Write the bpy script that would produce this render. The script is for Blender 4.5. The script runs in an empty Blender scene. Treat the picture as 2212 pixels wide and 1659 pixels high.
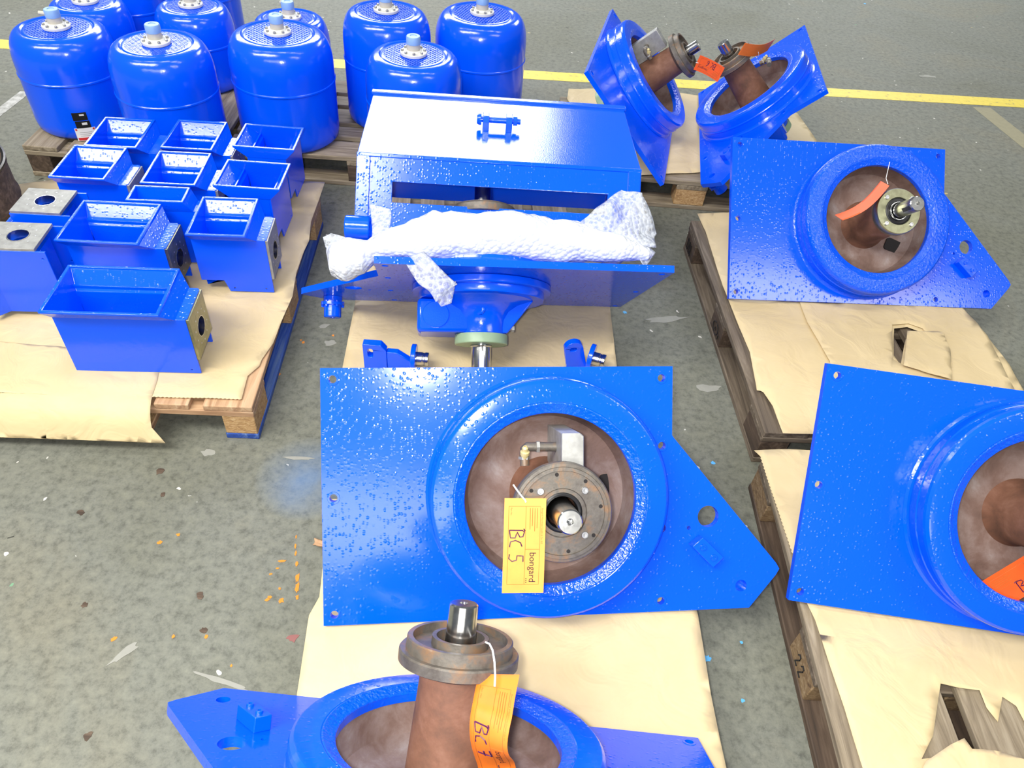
import bpy, math, random
import numpy as np
from mathutils import Vector, Matrix, noise
from mathutils.geometry import tessellate_polygon, delaunay_2d_cdt
random.seed(7)
SC = bpy.context.scene
COL = SC.collection
PI = math.pi
R_ = math.radians

# ------------------------------------------------------------------ camera
FPX, CAMH = 1590.0, 1.794
_d = np.array([934.3 - 1106, -(2429 - 829.5), -FPX]); _d /= np.linalg.norm(_d)
_up = -_d
_fy = np.array([0, 0, -1.0]); _fy = _fy - _up * _fy.dot(_up); _fy /= np.linalg.norm(_fy)
CR_ = np.array([np.cross(_fy, _up), _fy, _up])
cam_d = bpy.data.cameras.new('camera')
cam_d.sensor_fit = 'HORIZONTAL'; cam_d.sensor_width = 36.0
cam_d.lens = FPX / 2212 * 36.0
cam_d.clip_start = 0.02; cam_d.clip_end = 200
cam = bpy.data.objects.new('camera', cam_d); COL.objects.link(cam)
M4 = Matrix([list(CR_[i]) + [0] for i in range(3)] + [[0, 0, 0, 1]])
M4.translation = Vector((0, 0, CAMH))
cam.matrix_world = M4
SC.camera = cam

# ------------------------------------------------------------------ light
w = bpy.data.worlds.new('hall'); SC.world = w; w.use_nodes = True
w.node_tree.nodes['Background'].inputs[0].default_value = (0.80, 0.88, 1.0, 1)
w.node_tree.nodes['Background'].inputs[1].default_value = 0.21

def area(name, loc, sx, sy, power, col=(1, .97, .92)):
    l = bpy.data.lights.new(name, 'AREA'); l.shape = 'RECTANGLE'; l.size = sx; l.size_y = sy
    l.energy = power; l.color = col
    o = bpy.data.objects.new(name, l); COL.objects.link(o); o.location = loc
    o.rotation_euler = (0, 0, 0)      # an area lamp shines along its own -Z, straight down
    return o
# roof lights of the hall, all at ceiling height: rooflight panels far ahead, light bands and single fittings
area('rooflight', (-4.6, 13.2, 6.0), 9.6, 5.2, 2600, (.95, .98, 1))
area('rooflight', (4.8, 13.2, 6.0), 3.6, 5.2, 900, (.95, .98, 1))
area('ceiling_band', (-4.0, -1.3, 6.0), 6.4, 1.5, 900)
area('ceiling_band', (5.6, -1.75, 6.0), 4.0, 1.1, 170)
for i in range(5):
    area('ceiling_lamp', (-4.6 + 2.1 * i, 1.9, 6.0), 1.3, 0.35, 34)
area('ceiling_band', (-1.0, -9.2, 6.0), 9.0, 3.2, 700)
# the photographer's flash beside the lens
fl = bpy.data.lights.new('camera_flash', 'POINT'); fl.energy = 120; fl.shadow_soft_size = 0.03; fl.color = (1, .99, .97)
flo = bpy.data.objects.new('camera_flash', fl); COL.objects.link(flo); flo.location = (-0.05, 0.0, CAMH + 0.005)

SC.view_settings.view_transform = 'Standard'; SC.view_settings.look = 'None'
SC.view_settings.gamma = 1; SC.view_settings.use_curve_mapping = False
SC.view_settings.exposure = -0.17

# ------------------------------------------------------------------ helpers
def at(u, v, z=0.0):
    """point of the place seen at photo pixel (u, v) on the level z"""
    d = CR_ @ np.array([u - 1106, -(v - 829.5), -FPX]); t = (z - CAMH) / d[2]
    return Vector((d[0] * t, d[1] * t, z))

MESH = {}
class MB:
    def __init__(s): s.v = []; s.f = []
    def add(s, vs, fs, M=None):
        o = len(s.v)
        s.v += [(M @ Vector(p)) if M is not None else Vector(p) for p in vs]
        s.f += [tuple(i + o for i in f) for f in fs]
        return s
    def box(s, c, sz, M=None):
        x, y, z = c; a, b, d = sz[0] / 2, sz[1] / 2, sz[2] / 2
        vs = [(x - a, y - b, z - d), (x + a, y - b, z - d), (x + a, y + b, z - d), (x - a, y + b, z - d),
              (x - a, y - b, z + d), (x + a, y - b, z + d), (x + a, y + b, z + d), (x - a, y + b, z + d)]
        return s.add(vs, [(3, 2, 1, 0), (4, 5, 6, 7), (0, 1, 5, 4), (1, 2, 6, 5), (2, 3, 7, 6), (3, 0, 4, 7)], M)
    def box2(s, p0, p1, M=None):
        c = [(a + b) / 2 for a, b in zip(p0, p1)]; z = [abs(b - a) for a, b in zip(p0, p1)]
        return s.box(c, z, M)
    def prism(s, poly, z0, z1, holes=(), M=None):
        loops = [list(poly)] + [list(h) for h in holes]
        flat = [p for l in loops for p in l]; n = len(flat)
        tris = tessellate_polygon([[Vector((p[0], p[1], 0)) for p in l] for l in loops])
        fs = []
        for t in tris:
            a, b, c = [flat[i] for i in t]
            ar = (b[0] - a[0]) * (c[1] - a[1]) - (b[1] - a[1]) * (c[0] - a[0])
            if abs(ar) < 1e-12: continue
            t = tuple(t) if ar > 0 else tuple(reversed(t))
            fs.append(tuple(i + n for i in t)); fs.append(tuple(reversed(t)))
        k = 0
        for li, l in enumerate(loops):
            m = len(l); area2 = sum(l[i][0] * l[(i + 1) % m][1] - l[(i + 1) % m][0] * l[i][1] for i in range(m))
            ccw = (area2 > 0) == (li == 0)
            for i in range(m):
                a, b = k + i, k + (i + 1) % m
                fs.append((a, b, b + n, a + n) if ccw else (b, a, a + n, b + n))
            k += m
        return s.add([(p[0], p[1], z0) for p in flat] + [(p[0], p[1], z1) for p in flat], fs, M)
    def lathe(s, prof, seg=48, M=None, closed=False):
        vs = []; fs = []
        for r, z in prof:
            for i in range(seg):
                a = 2 * PI * i / seg; vs.append((r * math.cos(a), r * math.sin(a), z))
        m = len(prof)
        for j in range(m if closed else m - 1):
            j2 = (j + 1) % m
            for i in range(seg):
                i2 = (i + 1) % seg
                fs.append((j * seg + i, j * seg + i2, j2 * seg + i2, j2 * seg + i))
        if not closed:
            if prof[0][0] > 1e-5: fs.append(tuple(reversed(range(seg))))
            if prof[-1][0] > 1e-5: fs.append(tuple((m - 1) * seg + i for i in range(seg)))
        return s.add(vs, fs, M)
    def cyl(s, a, b, r, seg=20, r2=None, M=None):
        a = Vector(a); b = Vector(b); d = b - a
        T = Matrix.Translation(a) @ d.to_track_quat('Z', 'Y').to_matrix().to_4x4()
        if M is not None: T = M @ T
        return s.lathe([(r, 0), (r if r2 is None else r2, d.length)], seg, T)
    def tube(s, pts, r, seg=8, M=None):
        pts = [Vector(p) for p in pts]; vs = []; fs = []
        n = len(pts)
        t0 = (pts[1] - pts[0]).normalized()
        ref = Vector((0, 0, 1)) if abs(t0.z) < .9 else Vector((1, 0, 0))
        for i, p in enumerate(pts):
            t = (pts[min(i + 1, n - 1)] - pts[max(i - 1, 0)]).normalized()
            u = t.cross(ref).normalized(); q = u.cross(t)
            for k in range(seg):
                a = 2 * PI * k / seg; vs.append(p + u * math.cos(a) * r + q * math.sin(a) * r)
        for i in range(n - 1):
            for k in range(seg):
                k2 = (k + 1) % seg
                fs.append((i * seg + k, i * seg + k2, (i + 1) * seg + k2, (i + 1) * seg + k))
        fs.append(tuple(reversed(range(seg)))); fs.append(tuple((n - 1) * seg + k for k in range(seg)))
        return s.add(vs, fs, M)
    def mesh(s, name, mat, ang=32):
        me = bpy.data.meshes.new(name)
        me.from_pydata([tuple(p) for p in s.v], [], s.f); me.update()
        import bmesh
        bm = bmesh.new(); bm.from_mesh(me); bmesh.ops.recalc_face_normals(bm, faces=bm.faces); bm.to_mesh(me); bm.free()
        for p in me.polygons: p.use_smooth = True
        me.set_sharp_from_angle(angle=R_(ang))
        me.materials.append(mat)
        return me
    def build(s, name, mat, parent=None, M=None, bevel=0, ang=32):
        return place(name, s.mesh(name, mat, ang), parent, M, bevel)

def place(name, me, parent=None, M=None, bevel=0):
    o = bpy.data.objects.new(name, me); COL.objects.link(o)
    if parent is not None: o.parent = parent
    if M is not None: o.matrix_local = M
    if bevel:
        b = o.modifiers.new('bevel', 'BEVEL'); b.width = bevel; b.segments = 2; b.limit_method = 'ANGLE'; b.angle_limit = R_(40)
    return o

def part(key, name, fn, mat, parent, M=None, bevel=0, ang=32):
    """a part whose mesh is shared between alike pieces"""
    if key not in MESH:
        m = MB(); fn(m); MESH[key] = m.mesh(name, mat, ang)
    return place(name, MESH[key], parent, M, bevel)

def thing(name, label, cat, M=None, group=None):
    o = bpy.data.objects.new(name, None); COL.objects.link(o); o.empty_display_size = .05
    if M is not None: o.matrix_world = M
    o['label'] = label; o['category'] = cat
    if group: o['group'] = group
    return o
def tag(o, label, cat, group=None):
    o['label'] = label; o['category'] = cat
    if group: o['group'] = group
    return o
def circle(cx, cy, r, n=24, a0=0): return [(cx + r * math.cos(a0 + 2 * PI * i / n), cy + r * math.sin(a0 + 2 * PI * i / n)) for i in range(n)]
def Tm(x, y, z): return Matrix.Translation((x, y, z))
def Rz(a): return Matrix.Rotation(a, 4, 'Z')
def Rx(a): return Matrix.Rotation(a, 4, 'X')
def Ry(a): return Matrix.Rotation(a, 4, 'Y')

# ------------------------------------------------------------------ materials
def nmat(name):
    m = bpy.data.materials.new(name); m.use_nodes = True
    nt = m.node_tree; return m, nt, nt.nodes['Principled BSDF']
def N(nt, t, **kw):
    n = nt.nodes.new(t)
    for k, v in kw.items():
        if k in n.inputs: n.inputs[k].default_value = v
        else: setattr(n, k, v)
    return n
def noise_ramp(nt, scale, stops, detail=5, rough=.6, vec=None, dist=0):
    no = N(nt, 'ShaderNodeTexNoise'); no.inputs['Scale'].default_value = scale; no.inputs['Detail'].default_value = detail
    no.inputs['Roughness'].default_value = rough; no.inputs['Distortion'].default_value = dist
    if vec is not None: nt.links.new(vec, no.inputs['Vector'])
    r = N(nt, 'ShaderNodeValToRGB'); cr = r.color_ramp
    while len(cr.elements) < len(stops): cr.elements.new(.5)
    for e, (p, c) in zip(cr.elements, stops): e.position = p; e.color = (*c, 1) if len(c) == 3 else c
    nt.links.new(no.outputs['Fac'], r.inputs['Fac'])
    return r, no
def bump(nt, b, height, strength, dist):
    bn = N(nt, 'ShaderNodeBump'); bn.inputs['Strength'].default_value = strength; bn.inputs['Distance'].default_value = dist
    nt.links.new(height, bn.inputs['Height']); nt.links.new(bn.outputs['Normal'], b.inputs['Normal'])
def coords(nt, kind='Object'):
    return N(nt, 'ShaderNodeTexCoord').outputs[kind]

BLUE = (0.0004, 0.094, 0.92)
def blue_paint(name, scale, strength, rough=.12, dist=.0012, spec=.62, dots=True):
    m, nt, b = nmat(name)
    b.inputs['Base Color'].default_value = (*BLUE, 1); b.inputs['Roughness'].default_value = rough
    b.inputs['Specular IOR Level'].default_value = spec
    c = coords(nt)
    if dots:
        vo = N(nt, 'ShaderNodeTexVoronoi'); vo.inputs['Scale'].default_value = scale; nt.links.new(c, vo.inputs['Vector'])
        rp = N(nt, 'ShaderNodeMapRange'); rp.interpolation_type = 'SMOOTHSTEP'
        rp.inputs['From Min'].default_value = .62; rp.inputs['From Max'].default_value = .0; nt.links.new(vo.outputs['Distance'], rp.inputs['Value'])
        sp = N(nt, 'ShaderNodeSeparateColor'); nt.links.new(vo.outputs['Color'], sp.inputs[0])
        mu = N(nt, 'ShaderNodeMath', operation='MULTIPLY'); mr = N(nt, 'ShaderNodeMapRange'); mr.inputs['From Min'].default_value = .45; nt.links.new(sp.outputs[0], mr.inputs['Value'])
        nt.links.new(rp.outputs[0], mu.inputs[0]); nt.links.new(mr.outputs[0], mu.inputs[1])
        h = mu.outputs[0]
    else:
        n1 = N(nt, 'ShaderNodeTexNoise'); n1.inputs['Scale'].default_value = scale; n1.inputs['Detail'].default_value = 2; nt.links.new(c, n1.inputs['Vector'])
        h = n1.outputs['Fac']
    bump(nt, b, h, strength, dist)
    return m
M_PLATE = blue_paint('blue_orange_peel_paint', 125, .8, .15, .0007)
M_FINE = blue_paint('blue_hammered_paint', 230, .6, .14, .00045, dots=False)
M_SMOOTH = blue_paint('blue_gloss_paint', 60, .35, .17, .0012, dots=False)
M_ROUGHB = blue_paint('blue_cast_paint', 120, 1.0, .16, .0030, dots=False)

def metal(name, col, rough=.25, scale=60, strength=.1, metallic=1.0):
    m, nt, b = nmat(name)
    b.inputs['Metallic'].default_value = metallic; b.inputs['Roughness'].default_value = rough
    r, no = noise_ramp(nt, scale, [(.35, tuple(c * .75 for c in col)), (.65, col)], vec=coords(nt))
    nt.links.new(r.outputs[0], b.inputs['Base Color'])
    bump(nt, b, no.outputs['Fac'], strength, .0006)
    return m
M_STEEL = metal('bright_steel', (.66, .66, .64), .2)
M_SCREW = metal('zinc_screw', (.75, .75, .76), .3)
M_OLIVE = metal('passivated_steel', (.42, .42, .27), .38)
M_GREYM = metal('weathered_grey_steel', (.42, .42, .40), .5, 40, .4, .55)
M_DARKM = metal('dark_steel', (.09, .085, .08), .4)
def rusty(name, stops, scale=14, rough=.7, metallic=.15):
    m, nt, b = nmat(name)
    b.inputs['Roughness'].default_value = rough; b.inputs['Metallic'].default_value = metallic
    c = coords(nt)
    r, no = noise_ramp(nt, scale, stops, 8, .65, c, .4)
    n2 = N(nt, 'ShaderNodeTexNoise'); n2.inputs['Scale'].default_value = 160; nt.links.new(c, n2.inputs['Vector'])
    nt.links.new(r.outputs[0], b.inputs['Base Color']); bump(nt, b, n2.outputs['Fac'], .35, .001)
    return m
M_RUST = rusty('brown_primer_rust', [(.25, (.085, .045, .03)), (.5, (.19, .085, .05)), (.68, (.26, .13, .085)), (.85, (.34, .29, .27))])
M_BOWL = rusty('dusty_brown_casting', [(.25, (.10, .06, .045)), (.46, (.20, .125, .10)), (.60, (.28, .205, .18)), (.8, (.44, .40, .385))], 9)
M_FLANGE = rusty('rusty_machined_flange', [(.25, (.07, .055, .045)), (.5, (.15, .135, .115)), (.66, (.26, .15, .08)), (.85, (.38, .36, .33))], 22, .5, .4)
def plain(name, col, rough=.5, metallic=0.0):
    m, nt, b = nmat(name)
    r, no = noise_ramp(nt, 30, [(.3, tuple(c * .88 for c in col)), (.7, col)], vec=coords(nt))
    nt.links.new(r.outputs[0], b.inputs['Base Color'])
    b.inputs['Roughness'].default_value = rough; b.inputs['Metallic'].default_value = metallic
    return m
M_GREEN = plain('pale_green_primer', (.33, .47, .28), .4)
M_BLACK = plain('black_rubber', (.012, .012, .013), .4)
M_DARK = plain('opening_shade', (.014, .011, .010), .8)  # near-black colour stands in for the shade inside slots and holes
M_DKBLUE = plain('grille_gap_shade', (.004, .012, .12), .6)  # darkened blue stands in for the shade between the grille bars
M_BRASS = plain('yellowed_brass', (.72, .60, .28), .35, .3)
M_WHITE = plain('white_cast', (.70, .70, .66), .45)
M_PALEBL = plain('pale_blue_cap', (.25, .43, .72), .45)
M_TAPE = plain('cream_tape', (.62, .58, .46), .5)
M_LABEL = plain('white_label', (.75, .75, .73), .45)
M_BLKLAB = plain('black_label', (.01, .01, .01), .35)
M_RED = plain('red_print', (.55, .02, .02), .4)
M_INK = plain('dark_ink', (.03, .008, .02), .5)
M_INKR = plain('violet_marker', (.06, .006, .06), .5)
M_LINE = plain('faint_print', (.45, .14, .02), .6)
M_STRING = plain('white_string', (.8, .8, .77), .6)
M_YTAG = plain('yellow_orange_card', (.95, .40, .075), .5)
M_OTAG = plain('orange_card', (.95, .215, .02), .5)
M_RTAG = plain('red_orange_card', (.90, .11, .012), .5)
def wood(name, a, b_, c_, rough=.75, sc=(3, 40, 40)):
    m, nt, b = nmat(name)
    tc = coords(nt); mp = N(nt, 'ShaderNodeMapping'); mp.inputs['Scale'].default_value = sc; nt.links.new(tc, mp.inputs['Vector'])
    oi = N(nt, 'ShaderNodeObjectInfo'); ad = N(nt, 'ShaderNodeVectorMath'); ad.operation = 'ADD'
    nt.links.new(mp.outputs[0], ad.inputs[0]); nt.links.new(oi.outputs['Location'], ad.inputs[1])
    r, no = noise_ramp(nt, 1.0, [(.28, a), (.5, b_), (.75, c_)], 7, .65, ad.outputs[0], .8)
    nt.links.new(r.outputs[0], b.inputs['Base Color']); b.inputs['Roughness'].default_value = rough
    bump(nt, b, no.outputs['Fac'], .5, .003)
    return m
M_WOOD = wood('weathered_pallet_wood', (.10, .075, .045), (.25, .20, .13), (.40, .34, .24))
M_WOODL = wood('pale_pallet_wood', (.26, .13, .06), (.46, .28, .15), (.62, .46, .28))
M_WOODM = wood('brown_pallet_wood', (.045, .032, .02), (.13, .098, .065), (.26, .21, .15))
M_WOODD = wood('dark_pallet_wood', (.025, .017, .011), (.075, .048, .030), (.17, .12, .08))
M_CHIP = wood('pressed_chip_block', (.24, .12, .045), (.48, .29, .12), (.70, .50, .26), .85, (70, 70, 160))
M_CHIPD = wood('brown_chip_block', (.09, .05, .025), (.22, .14, .065), (.36, .27, .16), .85, (50, 50, 90))
M_WOODB = wood('blue_painted_board', (.008, .03, .16), (.02, .07, .33), (.16, .25, .40))
M_PAINTK = plain('branded_black', (.01, .009, .008), .8)
m, nt, b = nmat('kraft_paper'); M_PAPER = m
c = coords(nt)
r, no = noise_ramp(nt, 4, [(.3, (.60, .47, .255)), (.7, (.68, .545, .31))], 6, .6, c)
nt.links.new(r.outputs[0], b.inputs['Base Color']); b.inputs['Roughness'].default_value = .55
b.inputs['Specular IOR Level'].default_value = .25
n2 = N(nt, 'ShaderNodeTexNoise'); n2.inputs['Scale'].default_value = 9; n2.inputs['Detail'].default_value = 3; n2.inputs['Distortion'].default_value = 1.2; nt.links.new(c, n2.inputs['Vector'])
bump(nt, b, n2.outputs['Fac'], .5, .014)

m, nt, b = nmat('stained_concrete'); M_FLOOR = m
c = coords(nt)
r1, n1 = noise_ramp(nt, 1.1, [(.30, (.150, .152, .112)), (.52, (.176, .182, .150)), (.72, (.200, .188, .134))], 8, .62, c, .5)
r2, n2 = noise_ramp(nt, 38, [(.32, (.55, .55, .55)), (.5, (.95, .95, .95)), (.72, (1.25, 1.24, 1.2))], 6, .75, c)
mx = N(nt, 'ShaderNodeMix', data_type='RGBA', blend_type='MULTIPLY'); mx.inputs['Factor'].default_value = 1
nt.links.new(r1.outputs[0], mx.inputs['A']); nt.links.new(r2.outputs[0], mx.inputs['B'])
# scattered paint specks: white, ochre, dark, a few green
last = mx.outputs['Result']
for sc_, thr, col in ((9, .055, (.62, .60, .54)), (6.3, .05, (.05, .05, .04)), (4.1, .035, (.46, .36, .16)), (5.2, .03, (.16, .30, .18)), (13, .05, (.50, .49, .44))):
    mp = N(nt, 'ShaderNodeMapping'); mp.inputs['Location'].default_value = (sc_ * 3.1, sc_ * 1.7, 0); nt.links.new(c, mp.inputs['Vector'])
    nz = N(nt, 'ShaderNodeTexNoise'); nz.inputs['Scale'].default_value = 22; nt.links.new(mp.outputs[0], nz.inputs['Vector'])
    av = N(nt, 'ShaderNodeVectorMath'); av.operation = 'MULTIPLY_ADD'; av.inputs[1].default_value = (.05, .05, 0)
    nt.links.new(nz.outputs['Color'], av.inputs[0]); nt.links.new(mp.outputs[0], av.inputs[2])
    vo = N(nt, 'ShaderNodeTexVoronoi'); vo.inputs['Scale'].default_value = sc_; nt.links.new(av.outputs[0], vo.inputs['Vector'])
    lt = N(nt, 'ShaderNodeMath', operation='LESS_THAN'); lt.inputs[1].default_value = thr; nt.links.new(vo.outputs['Distance'], lt.inputs[0])
    sp = N(nt, 'ShaderNodeSeparateColor'); nt.links.new(vo.outputs['Color'], sp.inputs[0])
    gt = N(nt, 'ShaderNodeMath', operation='GREATER_THAN'); gt.inputs[1].default_value = .55; nt.links.new(sp.outputs[0], gt.inputs[0])
    mu = N(nt, 'ShaderNodeMath', operation='MULTIPLY'); nt.links.new(lt.outputs[0], mu.inputs[0]); nt.links.new(gt.outputs[0], mu.inputs[1])
    m2 = N(nt, 'ShaderNodeMix', data_type='RGBA'); nt.links.new(mu.outputs[0], m2.inputs['Factor']); nt.links.new(last, m2.inputs['A']); m2.inputs['B'].default_value = (*col, 1)
    last = m2.outputs['Result']
# blue overspray dust on the concrete beside the centre pallet
pz = at(668, 1030, 0); ps = N(nt, 'ShaderNodeVectorMath'); ps.operation = 'DISTANCE'; ps.inputs[1].default_value = pz; nt.links.new(c, ps.inputs[0])
nz = N(nt, 'ShaderNodeTexNoise'); nz.inputs['Scale'].default_value = 7; nz.inputs['Detail'].default_value = 5; nt.links.new(c, nz.inputs['Vector'])
mr = N(nt, 'ShaderNodeMapRange'); mr.inputs['From Min'].default_value = .16; mr.inputs['From Max'].default_value = .02; nt.links.new(ps.outputs['Value'], mr.inputs['Value'])
mu = N(nt, 'ShaderNodeMath', operation='MULTIPLY'); nt.links.new(mr.outputs[0], mu.inputs[0]); nt.links.new(nz.outputs['Fac'], mu.inputs[1])
mu.use_clamp = True
m2 = N(nt, 'ShaderNodeMix', data_type='RGBA'); nt.links.new(mu.outputs[0], m2.inputs['Factor']); nt.links.new(last, m2.inputs['A']); m2.inputs['B'].default_value = (.10, .21, .42, 1)
nt.links.new(m2.outputs['Result'], b.inputs['Base Color'])
b.inputs['Roughness'].default_value = .62; b.inputs['Specular IOR Level'].default_value = .3
bump(nt, b, n2.outputs['Fac'], .25, .002)
m, nt, b = nmat('worn_yellow_line'); M_YELLOW = m
r, no = noise_ramp(nt, 30, [(.30, (.30, .27, .10)), (.42, (.72, .56, .05)), (.8, (.80, .64, .08))], 6, .6, coords(nt))
nt.links.new(r.outputs[0], b.inputs['Base Color']); b.inputs['Roughness'].default_value = .5
m, nt, b = nmat('worn_white_line'); M_WLINE = m
r, no = noise_ramp(nt, 24, [(.35, (.22, .22, .19)), (.6, (.50, .50, .47))], 6, .6, coords(nt))
nt.links.new(r.outputs[0], b.inputs['Base Color']); b.inputs['Roughness'].default_value = .6
M_OPAINT = plain('orange_paint', (.75, .25, .02), .6)
M_BPAINT = plain('light_blue_paint', (.10, .42, .80), .6)
M_DULLRED = plain('faded_red_paint', (.26, .10, .09), .6)
M_SMEAR = plain('ochre_smear', (.30, .275, .17), .7)
M_GPAINT = plain('pale_scratch', (.30, .30, .26), .7)

def wrap_mat(name, clear, bs, bst):
    m, nt, b = nmat(name)
    b.inputs['Base Color'].default_value = (.84, .87, .90, 1); b.inputs['Roughness'].default_value = .18
    b.inputs['Specular IOR Level'].default_value = .6
    c = coords(nt); vo = N(nt, 'ShaderNodeTexVoronoi'); vo.inputs['Scale'].default_value = bs; nt.links.new(c, vo.inputs['Vector'])
    inv = N(nt, 'ShaderNodeMath', operation='SUBTRACT'); inv.inputs[0].default_value = 1; nt.links.new(vo.outputs['Distance'], inv.inputs[1])
    bump(nt, b, inv.outputs[0], bst, .006)
    rim = N(nt, 'ShaderNodeMapRange'); rim.interpolation_type = 'SMOOTHSTEP'
    rim.inputs['From Min'].default_value = .25; rim.inputs['From Max'].default_value = .62; rim.inputs['To Min'].default_value = clear; rim.inputs['To Max'].default_value = clear * .58
    nt.links.new(vo.outputs['Distance'], rim.inputs['Value'])
    tr = N(nt, 'ShaderNodeBsdfTransparent'); tr.inputs[0].default_value = (.97, .98, 1, 1)
    mix = N(nt, 'ShaderNodeMixShader'); nt.links.new(rim.outputs[0], mix.inputs[0])
    nt.links.new(b.outputs[0], mix.inputs[1]); nt.links.new(tr.outputs[0], mix.inputs[2])
    nt.links.new(mix.outputs[0], nt.nodes['Material Output'].inputs['Surface'])
    cr_ = N(nt, 'ShaderNodeValToRGB'); cr_.color_ramp.elements[0].position = .1; cr_.color_ramp.elements[1].position = .65
    cr_.color_ramp.elements[0].color = (.90, .92, .94, 1); cr_.color_ramp.elements[1].color = (.66, .70, .76, 1)
    nt.links.new(vo.outputs['Distance'], cr_.inputs['Fac']); nt.links.new(cr_.outputs[0], b.inputs['Base Color'])
    return m
M_WRAP = wrap_mat('layered_bubble_film', .06, 78, .7)
M_WRAPC = wrap_mat('single_bubble_film', .78, 78, 1.0)

# ------------------------------------------------------------------ floor
fb = MB(); fb.add([(-14, -6, 0), (14, -6, 0), (14, 18, 0), (-14, 18, 0)], [(0, 1, 2, 3)])
floor = fb.build('floor', M_FLOOR); floor['kind'] = 'structure'
def strip(name, a, b_, w0, mat, z=.0012, parent=floor):
    a = Vector(a); b_ = Vector(b_); d = (b_ - a); n = Vector((-d.y, d.x, 0)).normalized() * w0 / 2
    k = MB().prism([(p.x, p.y) for p in (a - n, b_ - n, b_ + n, a + n)], .0002, z)
    return k.build(name, mat, parent)
ya, yb = at(0, 95), at(2212, 224); yd = (yb - ya).normalized()
strip('yellow_floor_line', ya - yd * 4, yb + yd * 4, .125, M_YELLOW)
strip('white_floor_line', at(-40, 272), at(56, 198), .055, M_WLINE)
strip('pale_floor_smear', at(2120, 232), at(2230, 320), .12, M_SMEAR, .0008)
def blotch(name, u, v, r, mat, el=1.0, ang=0):
    c0 = at(u, v); k = []
    for i in range(14):
        a = 2 * PI * i / 14; rr = r * (0.65 + .6 * random.random())
        x, y = rr * math.cos(a) * el, rr * math.sin(a)
        k.append((c0.x + x * math.cos(ang) - y * math.sin(ang), c0.y + x * math.sin(ang) + y * math.cos(ang)))
    return MB().prism(k, .0002, .0010).build(name, mat, floor)
for (u, v, r, e, a) in ((642, 1270, .009, 3.2, 1.72), (643, 1248, .008, 3, 1.72), (638, 1180, .004, 4, 1.72), (639, 1195, .004, 3.5, 1.72), (641, 1218, .005, 3, 1.72), (640, 1160, .003, 4, 1.72), (642, 1290, .006, 2, 1.72), (608, 1212, .006, 3.2, .3), (600, 1228, .004, 2, .2),
                        (585, 1240, .005, 2, .2), (607, 1298, .010, 1.4, 0), (583, 1290, .007, 1.3, .5), (578, 1296, .006, 2, .5), (604, 1272, .005, 1.2, 0), (345, 1172, .008, 1.4, .6), (385, 1155, .006, 1.6, -.6),
                        (375, 1375, .007, 1, 0), (446, 1375, .008, 1, 0), (246, 1380, .008, 1.8, .9), (500, 1438, .005, 1, 0), (586, 820, .012, 1.2, .4), (602, 808, .009, 1.5, .5), (655, 740, .010, 1, .3), (720, 725, .008, 1, .3), (650, 735, .006, 1, 0)):
    blotch('orange_paint_mark', u, v, r * .7, M_OPAINT, e * .8, a)
for (u, v, r) in ((1529, 1423, .009), (1602, 1388, .005), (1540, 1000, .007), (1733, 1388, .006), (1604, 1513, .005), (780, 1012, .006), (1350, 675, .008), (1868, 8, .01), (1375, 880, .006)):
    blotch('blue_paint_spot', u, v, r, M_BPAINT)
for (u, v, r, e, a) in ((448, 978, .014, 1.5, .2), (645, 990, .006, 9, .1), (480, 1472, .006, 14, -.2), (270, 1410, .010, 4, .9), (712, 742, .016, 1.4, .2), (2005, 165, .02, 3, .2), (1690, 120, .015, 3, -.2), (700, 705, .01, 2, .5), (1440, 690, .02, 4, .3), (1530, 840, .02, 2.5, .2)):
    blotch('pale_floor_scuff', u, v, r, M_GPAINT, e, a)
for (u, v, r) in ((345, 1018, .012), (175, 1107, .010), (432, 1287, .010), (440, 1362, .009), (352, 1068, .008), (190, 1590, .010), (183, 1307, .008)):
    blotch('dark_floor_stain', u, v, r, M_WOODD)
blotch('red_paint_spot', 633, 1378, .011, M_DULLRED, 1.3, .2)

# ------------------------------------------------------------------ pallets
def pallet(o, ang, label, along='y', mats=None, side=1):
    """Euro pallet; o = near corner at deck level (x, y), ang = yaw; length 1.2 along local y, width .8 along local +x*side"""
    mats = mats or {}
    T = Tm(o[0], o[1], 0) @ Rz(ang)
    root = thing('wooden_pallet', label, 'pallet', T, 'wooden pallets on the concrete floor')
    Mb, Ms, Mk, Ml = mats.get('deck', M_WOOD), mats.get('stringer', M_WOOD), mats.get('block', M_WOODD), mats.get('bottom', M_WOOD)
    def bd(name, key, x, y, z, sx, sy, sz, mat):
        # local x of the mesh is the grain direction
        k = (name, sx, sy, sz, mat.name)
        if sy >= sx:
            part(k, name, lambda m: m.box((0, 0, 0), (sy, sx, sz)), mat, root, Tm(x, y, z) @ Rz(PI / 2), .003)
        else:
            part(k, name, lambda m: m.box((0, 0, 0), (sx, sy, sz)), mat, root, Tm(x, y, z), .003)
    W, L = .8, 1.2
    def X(x): return x * side
    xs = (.0725, .23625, .4, .56375, .7275); ws = (.145, .1, .145, .1, .145)
    for x, w_ in zip(xs, ws): bd('deck_board', 0, X(x), L / 2, .133, w_, L, .022, Mb)
    for y in (.0725, .6, 1.1275): bd('stringer_board', 0, X(W / 2), y, .111, W, .145, .022, Ms)
    for y in (.0725, .6, 1.1275):
        for x, w_ in ((.05, .1), (.4, .145), (.75, .1)): bd('block', 0, X(x), y, .061, w_ - .004, .141, .078, Mk)
    for x, w_ in ((.05, .1), (.4, .145), (.75, .1)):
        mb = mats.get('bottom_edge', Ml) if x == .05 else Ml
        bd('bottom_board', 0, X(x), L / 2, .011, w_, L, .022, mb)
    return root
lefta = math.atan2(-.763 + .869, 2.643 - 1.476)
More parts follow.
